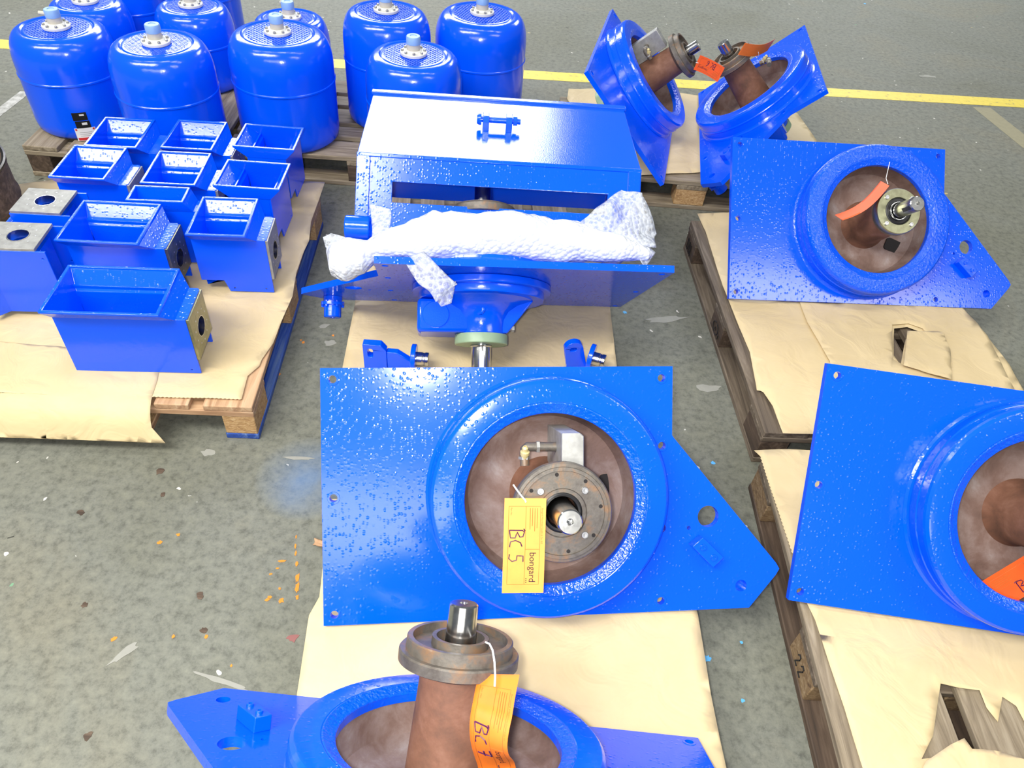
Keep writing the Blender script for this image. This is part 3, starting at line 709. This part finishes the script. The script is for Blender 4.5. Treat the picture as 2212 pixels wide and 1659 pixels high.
# ------------------------------------------------------------------ hoppers
def hopper(T, label, Lr=.187, Wr=.230, Lb=.236, Wb=.145, ol=.0, ov=.032, notch=True, Hb=.213, Hr=.253, baffle=True, leg=.0):
    u = thing('steel_hopper', label, 'hopper', T, 'blue steel hoppers on the left pallet')
    t = .006
    fr = [(0, .045), (.075, .045), (.088, leg), (Lb, leg), (Lb, Hb), (0, Hb)] if notch else [(0, 0), (Lb, 0), (Lb, Hb), (0, Hb)]
    hl = [circle(Lb - .025, leg + .014, .0035, 8)] + ([circle(.105, leg + .014, .0035, 8)] if notch else [])
    S = Matrix(((1, 0, 0, 0), (0, 0, 1, 0), (0, 1, 0, 0), (0, 0, 0, 1)))
    MB().prism(fr, 0, t, hl, S).build('side_plate', M_SMOOTH, u, None, .001)
    MB().prism(fr, Wb - t, Wb, hl, S).build('side_plate', M_SMOOTH, u, None, .001)
    MB().box2((0, t + .0004, .045), (t, Wb - t - .0004, Hb - .002)).build('end_wall', M_SMOOTH, u)
    MB().lathe([(.026, 0), (.026, .010), (.020, .010), (.020, 0)], 28, Tm(0, Wb / 2, .120) @ Ry(-PI / 2), closed=True).build('bearing_boss', M_STEEL, u)
    # machined end plate with bore
    Y = Matrix(((0, 0, 1, 0), (1, 0, 0, 0), (0, 1, 0, 0), (0, 0, 0, 1)))
    hz = [circle(Wb / 2, .128, .033, 32)]
    ep = MB().prism([(.002, .055), (Wb - .002, .055), (Wb - .002, Hb - .003), (.002, Hb - .003)], Lb - .001, Lb + .009, hz, Y).build('end_plate', M_OLIVE if not notch else M_GREYM, u, None, .0008)
    for k in range(10):
        a = 2 * PI * k / 10 + .3
        part('ehole', 'thread_hole_disc', lambda m: m.lathe([(.0028, 0), (.0028, .0008), (.00001, .0008)], 8), M_DARK if notch else M_SCREW, ep, Tm(Lb + .009, Wb / 2 + .052 * math.cos(a), .128 + .052 * math.sin(a)) @ Ry(PI / 2))  # discs on the plate, the dark ones imitate shade in the holes
    MB().lathe([(.0328, -.018), (.0328, .0095), (.030, .0095), (.030, -.018)], 32, Tm(Lb, Wb / 2, .128) @ Ry(PI / 2), closed=True).build('bore_sleeve', M_STEEL, u)
    MB().box2((Lb - .03, t + .0004, Hb - .012), (Lb + .004, Wb - t - .0004, Hb)).build('top_ledge', M_PLATE, u)
    # funnel
    y0, y1 = Wb / 2 - Wr / 2 + .006, Wb / 2 + Wr / 2 + .006; x0, x1 = -ol, -ol + Lr; e = .0095
    def ring(a, b_, c_, d_, z): return [(a, c_, z), (b_, c_, z), (b_, d_, z), (a, d_, z)]
    rings = [ring(.0, Lb - .024, 0, Wb, Hb - .004), ring(x0, x1, y0, y1, Hr - .006), ring(x0, x1, y0, y1, Hr), ring(x0 + e, x1 - e, y0 + e, y1 - e, Hr), ring(x0 + e, x1 - e, y0 + e, y1 - e, Hr - .006),
             ring(.012, Lb - .036, .012, Wb - .012, Hb - .018), ring(.012, Lb - .036, .012, Wb - .012, .075), ring(.012, Lb - .036, .012, Wb - .012, .065), ring(.0065, Lb - .030, .0065, Wb - .0065, Hb - .02)]
    k = MB(); vs = [p for r_ in rings for p in r_]; fs = []
    for i in range(len(rings)):
        j = (i + 1) % len(rings)
        if i == 6: continue
        for q in range(4): fs.append((i * 4 + q, i * 4 + (q + 1) % 4, j * 4 + (q + 1) % 4, j * 4 + q))
    fs.append((24, 25, 26, 27)); fs.append((31, 30, 29, 28))
    fs += [(24 + q, 24 + (q + 1) % 4, 28 + (q + 1) % 4, 28 + q) for q in range(4)]
    k.add(vs, fs); k.build('funnel', M_PLATE, u, None, .002)
    if baffle: MB().box2((.060, .0125, .0765), (.085, Wb - .0125, .115)).build('baffle', M_SMOOTH, u, None, .003)
    return u
ZD = .1535
def stand(rim_fl, ang, ol=.0, Wr=.230, Wb=.145, flip=False):
    # rim_fl = front-left rim corner (x, y); returns the matrix of the body corner
    off = Vector((ol, Wr / 2 - Wb / 2 - .006, 0))
    return Tm(rim_fl[0], rim_fl[1], ZD) @ Rz(R_(ang)) @ Tm(*off)
hopper(stand((-1.325, 1.486), 6.9, .012, .222, .150), 'largest hopper at the front of the pallet with a bronze coloured end plate', Lr=.322, Wr=.222, Lb=.366, Wb=.150, ol=.012, notch=False)
hopper(stand((-1.453, 1.817), 5.5, .010, .236, .150), 'wide hopper directly behind the largest one, dark end plate at its right', Lr=.252, Wr=.236, Lb=.300, Wb=.150, ol=.010, notch=False)
hopper(stand((-1.087, 1.920), 7.0), 'hopper at the right of the pallet with grey bored end plate and stepped foot')
hopper(stand((-1.350, 2.190), 6.5), 'middle hopper of the centre column, third from the front')
hopper(stand((-1.348, 2.076), 7.0, 0, .098, .070), 'narrow hopper squeezed in right behind the wide one, its far inner wall bright', Wr=.098, Wb=.070, baffle=False)
hopper(stand((-1.384, 2.442), 5.5), 'rearmost hopper of the centre column, in front of the canisters')
hopper(stand((-1.647, 2.398), 6.5), 'rearmost hopper of the left column, below the labelled canister')
hopper(stand((-1.655, 2.167), 5.5), 'left column hopper standing behind the two tipped ones')
def stand90(fl, ang, Wr=.230, Wb=.145):
    # local x points away from the camera, local y to the left
    return Tm(fl[0], fl[1], ZD) @ Rz(R_(90 + ang)) @ Tm(.0, -(Wr / 2 + Wb / 2 + .006), 0)
hopper(stand90((-1.109 , 2.223), 4.0) @ Tm(0, .0, 0), 'second hopper of the right column, turned with its sloped end to the camera', baffle=True)
hopper(stand90((-1.139, 2.508), 4.0), 'rearmost hopper of the right column, turned with its sloped end to the camera')
def tipped(o, ang): return Tm(o[0], o[1], .1555) @ Rz(R_(ang)) @ Ry(-PI / 2)
hopper(tipped((-1.446, 1.955), 5.5) @ Tm(.012, 0, 0), 'farther of the two tipped hoppers with a pale bored plate facing up', leg=.026)
hopper(tipped((-1.422, 1.758), 7) @ Tm(.012, 0, 0), 'nearer tipped hopper at the left edge with a rust-stained bored plate facing up', leg=.026)

# ------------------------------------------------------------------ hood
hA, hB = Vector((-.534, 2.009, 0)), Vector((.325, 2.089, 0))
hW = (hB - hA).length; hang = math.atan2(hB.y - hA.y, hB.x - hA.x)
hood = thing('machine_hood', 'large blue sheet-metal hood with slotted front and a clevis on top', 'hood', Tm(hA.x, hA.y, 0) @ Rz(hang))
HZ, HD, HS = .70, .437, R_(47)
tp = MB().box2((0, 0, HZ - .006), (hW, HD, HZ)).build('top_panel', M_FINE, hood, None, .002)
MB().box2((-.006, HD - .018, HZ - .004), (hW + .006, HD + .006, HZ + .008)).build('rear_edge_bead', M_FINE, tp, None, .003)
# front panel: local plane, u along width, s down the slope
FT = Matrix(((1, 0, 0, 0), (0, -math.cos(HS), -math.sin(HS), 0), (0, -math.sin(HS), math.cos(HS), HZ), (0, 0, 0, 1)))
fp = MB().prism([(0, 0), (hW, 0), (hW, .245), (0, .245)], -.006, 0, [[(.108, .076), (.762, .076), (.762, .138), (.108, .138)]], FT).build('slotted_front_panel', M_PLATE, hood, None, .0012)
for a, b_ in ((.004, .040), (hW - .040, hW - .004)):
    MB().prism([(a, .004), (b_, .004), (b_, .205), (a, .205)], .0002, .007, (), FT).build('edge_strip', M_PLATE, fp, None, .0015)
MB().prism([(.0, -.006), (hW, -.006), (hW, .006), (.0, .006)], -.001, .003, (), FT).build('weld_bead', M_PLATE, fp, None, .002)
side = [(-.158, .532), (0, HZ - .0065), (HD, HZ - .0065), (HD, .157), (.185, .157)]
YZ = Matrix(((0, 0, 1, 0), (1, 0, 0, 0), (0, 1, 0, 0), (0, 0, 0, 1)))
MB().prism(side, .0, .006, (), YZ).build('side_panel', M_FINE, hood)
MB().prism(side, hW - .006, hW, (), YZ).build('side_panel', M_FINE, hood)
MB().box2((.007, HD - .006, .30), (hW - .007, HD, HZ - .007)).build('rear_panel', M_FINE, hood)
tb = MB().lathe([(.022, 0), (.034, 0), (.036, .003), (.036, .069), (.034, .072), (.022, .072)], 32, closed=True).build('hinge_tube', M_SMOOTH, hood, FT @ Tm(-.022, .222, .016) @ Ry(PI / 2))
cv = Tm(.420, .222, HZ)
for dx in (-.037, .037):
    MB().prism([(-.024, 0), (.024, 0), (.024, .030), (.014, .046), (-.014, .046), (-.024, .030)], -.010, .010, [circle(0, .028, .0095, 14)], cv @ Tm(dx, 0, 0) @ YZ).build('clevis_lug', M_SMOOTH, tp, None, .0015)
pin = MB().cyl((-.066, 0, .028), (.074, 0, .028), .0088, 16).build('clevis_pin', M_SMOOTH, tp, cv)
MB().lathe([(.0, -.066), (.014, -.066), (.0175, -.060), (.0175, -.052), (.00001, -.052)], 20, Tm(0, 0, .028) @ Ry(PI / 2)).build('pin_head', M_SMOOTH, pin)
MB().lathe([(.0150, .050), (.0150, .063)], 6, Tm(0, 0, .028) @ Ry(PI / 2)).build('pin_nut', M_SMOOTH, pin)

# ------------------------------------------------------------------ bubble wrap bundle in the valley between hood and plate
wrap = thing('bubble_wrap_bundle', 'bulky parcel rolled in clear bubble wrap lying between hood and plate', 'bubble wrap', Tm(-.13, 1.80, .56))
wi = wrap.matrix_world.inverted()
def crinkle(p, s, a): return noise.noise(Vector(p) * s) * a
def loft(cs, rys, rzs, seg, name, mat, wr=.012, seed=0):
    k = MB(); vs = []; fs = []; n = len(cs)
    for i, (c, ry, rz) in enumerate(zip(cs, rys, rzs)):
        for q in range(seg):
            a = 2 * PI * q / seg
            d = Vector((0, math.cos(a) * ry, math.sin(a) * rz))
            p = c + d
            f = 1 + crinkle((p.x * 9 + seed, p.y * 9, p.z * 9), 1, .28) + crinkle((p.x * 30 + seed, p.y * 30, p.z * 30), 1, .16)
            vs.append(wi @ (c + d * f))
    for i in range(n - 1):
        for q in range(seg): fs.append((i * seg + q, i * seg + (q + 1) % seg, (i + 1) * seg + (q + 1) % seg, (i + 1) * seg + q))
    fs.append(tuple(reversed(range(seg)))); fs.append(tuple((n - 1) * seg + q for q in range(seg)))
    k.add(vs, fs); return k.build(name, mat, wrap, None, 0, 70)
def interp(keys, n):
    out = []
    for i in range(n):
        t = i / (n - 1) * (len(keys) - 1); j = min(int(t), len(keys) - 2); f = t - j; f = f * f * (3 - 2 * f)
        out.append(tuple(a + (b_ - a) * f for a, b_ in zip(keys[j], keys[j + 1])))
    return out
K = [(782, 545, .575, .030), (840, 527, .60, .055), (930, 512, .62, .074), (1040, 508, .625, .080), (1150, 512, .62, .076), (1250, 523, .615, .062), (1340, 538, .61, .042), (1400, 548, .60, .026), (1412, 548, .60, .006)]
ks = interp(K, 64)
loft([at(u, v, z) for u, v, z, r in ks], [r * .85 for *_, r in ks], [r * .85 for *_, r in ks], 36, 'wrapped_body', M_WRAP, seed=2)
K = [(706, 540, .545, .012), (720, 560, .54, .050), (755, 562, .54, .058), (790, 556, .56, .046), (815, 545, .575, .03)]
ks = interp(K, 26)
loft([at(u, v, z) for u, v, z, r in ks], [r * .9 for *_, r in ks], [r * .95 for *_, r in ks], 28, 'gathered_end', M_WRAP, seed=7)
def sheet(quad, nu, nv, amp, seed, name, jag=.15):
    # quad: four corners (u, v, z) photo pixels with their heights
    P = [at(*q) for q in quad]; vs = []; fs = []
    for i in range(nu + 1):
        for j in range(nv + 1):
            a, b_ = i / nu, j / nv
            p = P[0] * (1 - a) * (1 - b_) + P[1] * a * (1 - b_) + P[2] * a * b_ + P[3] * (1 - a) * b_
            e = 1 if 0 < i < nu and 0 < j < nv else .6
            p = p + Vector((crinkle((p.x * 16 + seed, p.y * 16, p.z * 16), 1, amp), crinkle((p.x * 16, p.y * 16 + seed, p.z * 16), 1, amp), crinkle((p.x * 13, p.y * 13, p.z * 13 + seed), 1, amp * 1.6))) * e
            vs.append(wi @ p)
    for i in range(nu):
        for j in range(nv): fs.append((i * (nv + 1) + j, (i + 1) * (nv + 1) + j, (i + 1) * (nv + 1) + j + 1, i * (nv + 1) + j + 1))
    k = MB(); k.add(vs, fs); o = k.build(name, M_WRAPC, wrap, None, 0, 80)
    so = o.modifiers.new('film', 'SOLIDIFY'); so.thickness = .0022; return o
sheet([(1195, 520, .63), (1338, 408, .70), (1388, 424, .70), (1412, 535, .61)], 20, 16, .022, 3, 'loose_flap')
sheet([(1388, 424, .70), (1420, 500, .63), (1412, 540, .61), (1300, 525, .625)], 12, 10, .018, 5, 'loose_flap')
sheet([(865, 560, .615), (918, 545, .625), (990, 618, .57), (945, 655, .545)], 16, 10, .016, 9, 'loose_tail')
sheet([(945, 650, .545), (985, 610, .57), (978, 652, .53), (955, 660, .53)], 6, 6, .010, 12, 'loose_tail')
sheet([(800, 440, .66), (838, 452, .66), (845, 500, .64), (805, 520, .62)], 10, 8, .018, 15, 'loose_corner')
sheet([(700, 512, .57), (716, 505, .58), (768, 520, .58), (720, 560, .56)], 8, 8, .016, 18, 'loose_corner')
sheet([(1385, 555, .60), (1405, 530, .61), (1418, 540, .60), (1400, 575, .585)], 6, 6, .016, 21, 'loose_corner')

# ------------------------------------------------------------------ two small brackets on the paper
def small_bracket(label, T, kind):
    u = thing('clevis_bracket', label, 'bracket', T)
    if kind == 'square':
        MB().prism([(-.036, 0), (.036, 0), (.036, .080), (.020, .102), (-.036, .102)], -.026, .0, [rrect(-.022, .050, -.005, .086, .0083)], Rx(PI / 2)).build('slotted_lug', M_SMOOTH, u, None, .002)
        MB().prism([(.036, .002), (.112, .002), (.112, .042), (.070, .074), (.036, .074)], -.024, -.002, (), Rx(PI / 2)).build('arm', M_SMOOTH, u, None, .003)
        dsk = Tm(.112, .014, .046) @ Ry(PI / 2)
    else:
        prof = [(-.012, 0), (.055, 0), (.031, .086)] + [(.0 + .031 * math.cos(a), .084 + .031 * math.sin(a)) for a in [R_(10 + 20 * i) for i in range(9)]]
        MB().prism(prof, -.022, .0, [[(p[0] * .8 - .002, p[1]) for p in rrect(-.015, .078, .014, .094, .0075)]], Rx(PI / 2)).build('slotted_lug', M_SMOOTH, u, None, .002)
        dsk = Tm(.056, .004, .046) @ Rz(-.5) @ Ry(PI / 2)
    MB().lathe([(.00001, 0), (.044, 0), (.046, .002), (.046, .013), (.044, .015), (.00001, .015)], 36).build('round_flange', M_SMOOTH, u, dsk)
    MB().lathe([(.022, .015), (.022, .034), (.0205, .036), (.0205, .041), (.022, .043), (.022, .052), (.020, .054), (.00001, .054)], 32).build('steel_stub', M_STEEL, u, dsk)
    return u
b1 = at(812, 800, .150); small_bracket('square slotted blue bracket on the paper left of the rear shaft', Tm(b1.x, b1.y, .1545) @ Rz(.05), 'square')
b2 = at(1232, 800, .150); small_bracket('rounded slotted blue bracket on the paper right of the rear shaft', Tm(b2.x, b2.y, .1545) @ Rz(.25), 'round')

# ------------------------------------------------------------------ dark drum at the left edge
dd = thing('dark_drum', 'dark brown steel drum cut off by the left edge', 'drum', Tm(-2.16, 2.22, 0))
MB().lathe([(.24, .0), (.262, .004), (.265, .02), (.262, .035), (.262, .19), (.267, .20), (.267, .21), (.262, .22), (.262, .325), (.266, .33), (.266, .34), (.258, .345), (.00001, .345)], 64).build('shell', M_WOODD, dd)
MB().lathe([(.255, .343), (.268, .345), (.269, .353), (.263, .356), (.255, .353)], 64, closed=True).build('rim', M_DARKM, dd)

# ------------------------------------------------------------------ tags
def text_mesh(txt, size):
    cu = bpy.data.curves.new('t', 'FONT'); cu.body = txt; cu.size = size; cu.resolution_u = 3
    o = bpy.data.objects.new('t', cu); COL.objects.link(o)
    dg = bpy.context.evaluated_depsgraph_get(); me = bpy.data.meshes.new_from_object(o.evaluated_get(dg))
    vs = [tuple(v.co) for v in me.vertices]; fs = [tuple(p.vertices) for p in me.polygons]
    bpy.data.objects.remove(o); bpy.data.curves.remove(cu); bpy.data.meshes.remove(me)
    return vs, fs
DIG = {'B': [[(0, 0), (.01, .9), (.1, 1.05), (.42, .95), (.45, .75), (.12, .55), (.5, .42), (.5, .1), (.0, .0)], [(-.1, 1.0), (.05, 1.08)]],
       'C': [[(.45, .9), (.2, .8), (.05, .45), (.15, .1), (.5, .05)]],
       '5': [[(.5, 1.0), (.12, 1.0), (.1, .58), (.4, .55), (.48, .25), (.3, .02), (.0, .05)]],
       '7': [[(.0, 1.0), (.55, 1.05), (.25, .05)], [(.12, .52), (.5, .55)]],
       '6': [[(.45, 1.05), (.15, .7), (.02, .3), (.2, .0), (.45, .2), (.3, .48), (.05, .35)]],
       '8': [[(.4, .95), (.15, 1.0), (.1, .75), (.4, .4), (.42, .1), (.15, .0), (.05, .25), (.4, .6), (.48, .85), (.4, .95)]]}
def make_tag(label, F, mat, digit, Lx=.215, Wy=.092, mark=True, inkm=M_INKR):
    """F(x, y, h) maps card coordinates (x along the card, y across, h above the face) into the place"""
    o0 = F(0, Wy / 2, 0)
    u = thing('paper_tag', label, 'tag', Tm(*o0), 'orange paper tags')
    iv = Tm(*o0).inverted()
    nx, ny = 28, 6; k = MB(); vs = []; fs = []
    for lay in (0, -.0006):
        for i in range(nx + 1):
            for j in range(ny + 1): vs.append(iv @ F(Lx * i / nx, Wy * j / ny, lay))
    st = (nx + 1) * (ny + 1)
    for i in range(nx):
        for j in range(ny):
            a = i * (ny + 1) + j; q = (a, a + ny + 1, a + ny + 2, a + 1)
            fs.append(q); fs.append(tuple(reversed([x + st for x in q])))
    rim = [i * (ny + 1) for i in range(nx + 1)] + [nx * (ny + 1) + j for j in range(1, ny + 1)] + [i * (ny + 1) + ny for i in range(nx - 1, -1, -1)] + [j for j in range(ny - 1, 0, -1)]
    for a, b_ in zip(rim, rim[1:] + rim[:1]): fs.append((b_, a, a + st, b_ + st))
    k.add(vs, fs); card = k.build('card', mat, u, None, 0, 80)
    def ribbon(name, strokes, r, mat_):
        k = MB()
        for s_ in strokes:
            pts = []
            for (x0, y0), (x1, y1) in zip(s_, s_[1:]):
                n = max(1, int(math.hypot(x1 - x0, y1 - y0) / .006))
                pts += [(x0 + (x1 - x0) * t / n, y0 + (y1 - y0) * t / n) for t in range(n)]
            pts.append(s_[-1])
            k.tube([iv @ F(x, y, .0004) for x, y in pts], r, 5)
        return k.build(name, mat_, card)
    if not mark: return u
    sx, sy = Lx / .215, Wy / .092
    def S(x, y): return (x * sx, y * sy)
    ribbon('printed_frame', [[S(.018, .010), S(.195, .010), S(.195, .080), S(.018, .080), S(.018, .010)], [S(.018, .048), S(.195, .048)], [S(.115, .048), S(.115, .080)]], .00035, M_LINE)
    hand = []; x = .072
    for ch in 'BC' + digit:
        if ch == digit: x += .012
        hand += [[S(x + px_ * .034, .012 + py_ * .032) for px_, py_ in s_] for s_ in DIG[ch]]; x += .021
    ribbon('handwriting', hand, .0013, inkm)
    def put(txt, size, x, y, name, mat_):
        vs_, fs_ = text_mesh(txt, size * sy)
        k = MB(); k.add([iv @ F(x * sx + a[0], y * sy + a[1], .0005) for a in vs_], fs_); return k.build(name, mat_, card)
    put('bongard', .0205, .1215, .0585, 'printed_name', M_INK)
    for q in range(3): ribbon('printed_dot', [[S(.181 + q * .0042, .052), S(.183 + q * .0042, .052)]], .0009, M_INK)
    put('Bongard Maschinen GmbH & Co. KG', .0052, .022, .0825, 'printed_line', M_LINE)
    put('Part No.', .0052, .021, .0140, 'printed_line', M_LINE)
    for q in range(4): ribbon('printed_rule', [[S(.022, .073 - q * .0052), S(.022 + (.045, .052, .040, .048)[q], .073 - q * .0052)]], .0005, M_LINE)
    return u
def string(u, pts, r=.0012):
    iv = u.matrix_world.inverted()
    return MB().tube([iv @ Vector(p) for p in pts], r, 8).build('tie_string', M_STRING, u)
def flat_frame(Mu, p00, px_, py_):
    """card frame in a unit's own coordinates: origin, end along x, end along y"""
    o = Vector(p00); ex = (Vector(px_) - o); ey = (Vector(py_) - o); n = ex.normalized().cross(ey.normalized()).normalized()
    ex.normalize(); ey = n.cross(ex)
    return o, ex, ey, n
# centre unit: card hangs from the hub flange down over the drum lip; x runs down the card, y to the right
def P2L(Mu, u_, v_, z):
    d = Vector(CR_ @ np.array([u_ - 1106, -(v_ - 829.5), -FPX])); iv = Mu.inverted(); a = iv @ Vector((0, 0, CAMH)); b_ = (iv.to_3x3() @ d)
    return a + b_ * ((z - a.z) / b_.z)
M5 = U5.matrix_world
o, ex, ey, n = flat_frame(M5, P2L(M5, 1090, 1076, .2395), P2L(M5, 1084, 1281, .236), P2L(M5, 1180, 1081, .2395))
def F5(x, y, h): return M5 @ (o + ex * x + ey * y + n * (h + .002 * math.sin(x * 14)))
if (n.z < 0): pass
t5 = make_tag('yellow-orange card marked BC 5 hanging on the centre unit', F5, M_YTAG, '5', Lx=(P2L(M5, 1084, 1281, .236) - P2L(M5, 1090, 1076, .2395)).length, Wy=(P2L(M5, 1180, 1081, .2395) - P2L(M5, 1090, 1076, .2395)).length)
string(t5, [M5 @ Vector(p) for p in ((.418, .362, .232), (.425, .352, .241), (.434, .340, .2445), (.441, .332, .2405), (.443, .327, .2405))], .0018)
# foremost unit: curved card
M7 = U7.matrix_world
def F7(x, y, h):
    # starts at the flange edge (right-hand side in view) and hangs down in a wave
    t = x / .215
    base = Vector((CX - .070, CY + .092, .236)) + Vector((-.003, .030 + .030 * math.sin(t * 4.2), 0)) * min(t * 5, 1) + Vector((.012 * math.sin(t * 4.5), .016 * math.sin(t * 5.6 - .3) * t, -x * .80))
    e = Vector((-1, .42 + .25 * math.sin(t * 3), -.30 * math.sin(t * 5) + .25)).normalized()
    return M7 @ (base + e * (y - .033) + Vector((0, 1, .1)).normalized() * h)
t7 = make_tag('wavy orange card marked BC 7 hanging from the foremost hub flange', F7, M_OTAG, '7', Lx=.215, Wy=.072)
string(t7, [M7 @ Vector(p) for p in ((CX - .045, CY + .020, .262), (CX - .052, CY + .045, .268), (CX - .058, CY + .068, .266), (CX - .063, CY + .088, .254), (CX - .066, CY + .106, .240), (CX - .067, CY + .118, .226))], .0018)
# right-hand cut-off unit: card lies inside the bowl, text upright
M8 = U8.matrix_world
a8 = P2L(M8, 2160, 1318, .050); b8 = P2L(M8, 2275, 1250, .075); c8 = P2L(M8, 2100, 1238, .060)
o8, ex8, ey8, n8 = flat_frame(M8, a8, b8, c8)
def F8(x, y, h): return M8 @ (o8 + ex8 * x + ey8 * y + n8 * (h + .003))
t8 = make_tag('bright orange card marked BC 8 lying in the bowl at the right edge', F8, M_RTAG, '8', Lx=.200, Wy=.090)
string(t8, [F8(-.0, .045, .001), F8(-.012, .05, .006), F8(-.03, .05, .012), F8(-.045, .055, .004)], .0015)
# right-hand pallet unit: narrow curled card seen nearly edge-on
M6 = U6.matrix_world
s0 = P2L(M6, 1812, 470, .150); s1 = P2L(M6, 1912, 396, .190)
def F6(x, y, h):
    t = x / .2
    p = s1.lerp(s0, t) + Vector((0, -.022 * math.sin(t * PI), .012 * math.sin(t * PI)))
    return M6 @ (p + Vector((-.15, .55, -.80)).normalized() * (.046 - y) * .55 + Vector((.2, .8, .5)).normalized() * h)
t6 = make_tag('curled orange-red card seen edge-on beside the olive hub cover', F6, M_RTAG, '6', Lx=.2, Wy=.09, mark=False)
string(t6, [M6 @ P2L(M6, 1918, 398, .195), M6 @ P2L(M6, 1914, 385, .19), M6 @ P2L(M6, 1922, 350, .155)], .0012)
# far units
ML = UL.matrix_world
q0, q1, q2 = at(1498, 150, .52), at(1540, 172, .50), at(1512, 138, .55)
exL = (q1 - q0).normalized(); eyL = (q2 - q0); eyL = (eyL - exL * eyL.dot(exL)).normalized(); nL = exL.cross(eyL)
def FL(x, y, h): return q0 + exL * x * .62 + eyL * y * .75 + nL * (h - .012 * math.sin(x * 16))
tL = make_tag('red-orange card with upside-down handwriting between the two far units', lambda x, y, h: FL(.2 - x, .09 - y, h), M_RTAG, '6', Lx=.2, Wy=.09)
string(tL, [ML @ Vector((CX - .045, CY - .085, .262)), ML @ Vector((CX - .03, CY - .09, .275)), FL(-.004, .045, .004), FL(.012, .045, .002)], .0015)
MR = UR.matrix_world
r0, r1, r2 = at(1594, 118, .60), at(1650, 112, .60), at(1604, 101, .64)
exR = (r1 - r0).normalized(); eyR = (r2 - r0); eyR = (eyR - exR * eyR.dot(exR)).normalized(); nR = exR.cross(eyR)
def FR(x, y, h): return r0 + exR * x * .85 + eyR * y * .85 + nR * (h + .02 * math.sin(x * 17))
tR = make_tag('curled orange card on top of the right far unit hub', FR, M_OTAG, '8', Lx=.2, Wy=.075, mark=False)
string(tR, [FR(.1, .03, .003), FR(.112, .012, .008), FR(.118, -.012, .004), MR @ Vector((CX - .05, CY + .08, .255))], .0015)

# ------------------------------------------------------------------ scraps
def scrap(u_, v_, r, label, mat):
    p = at(u_, v_, 0); k = MB(); vs = []; fs = []; n = 7
    for i in range(n):
        for j in range(n):
            x, y = (i / (n - 1) - .5) * 2, (j / (n - 1) - .5) * 2
            vs.append((x * r * (1 + .3 * noise.noise(Vector((x * 2, y, r * 90)))), y * r * .7, .004 + r * .45 * (noise.noise(Vector((x * 1.6 + u_, y * 1.6, 3))) + .55)))
    for i in range(n - 1):
        for j in range(n - 1): fs.append((i * n + j, (i + 1) * n + j, (i + 1) * n + j + 1, i * n + j + 1))
    k.add(vs, fs); o_ = k.build('paint_scrap', mat, None, Tm(p.x, p.y, 0) @ Rz(u_), 0, 80)
    so = o_.modifiers.new('sheet', 'SOLIDIFY'); so.thickness = .0015
    return tag(o_, label, 'scrap', 'orange paint scraps on the floor')
scrap(1719, 1364, .022, 'crumpled orange scrap on the floor beside the lower right pallet', M_OPAINT)
scrap(691, 1175, .016, 'small ochre scrap at the left edge of the centre plate', M_WOODL)
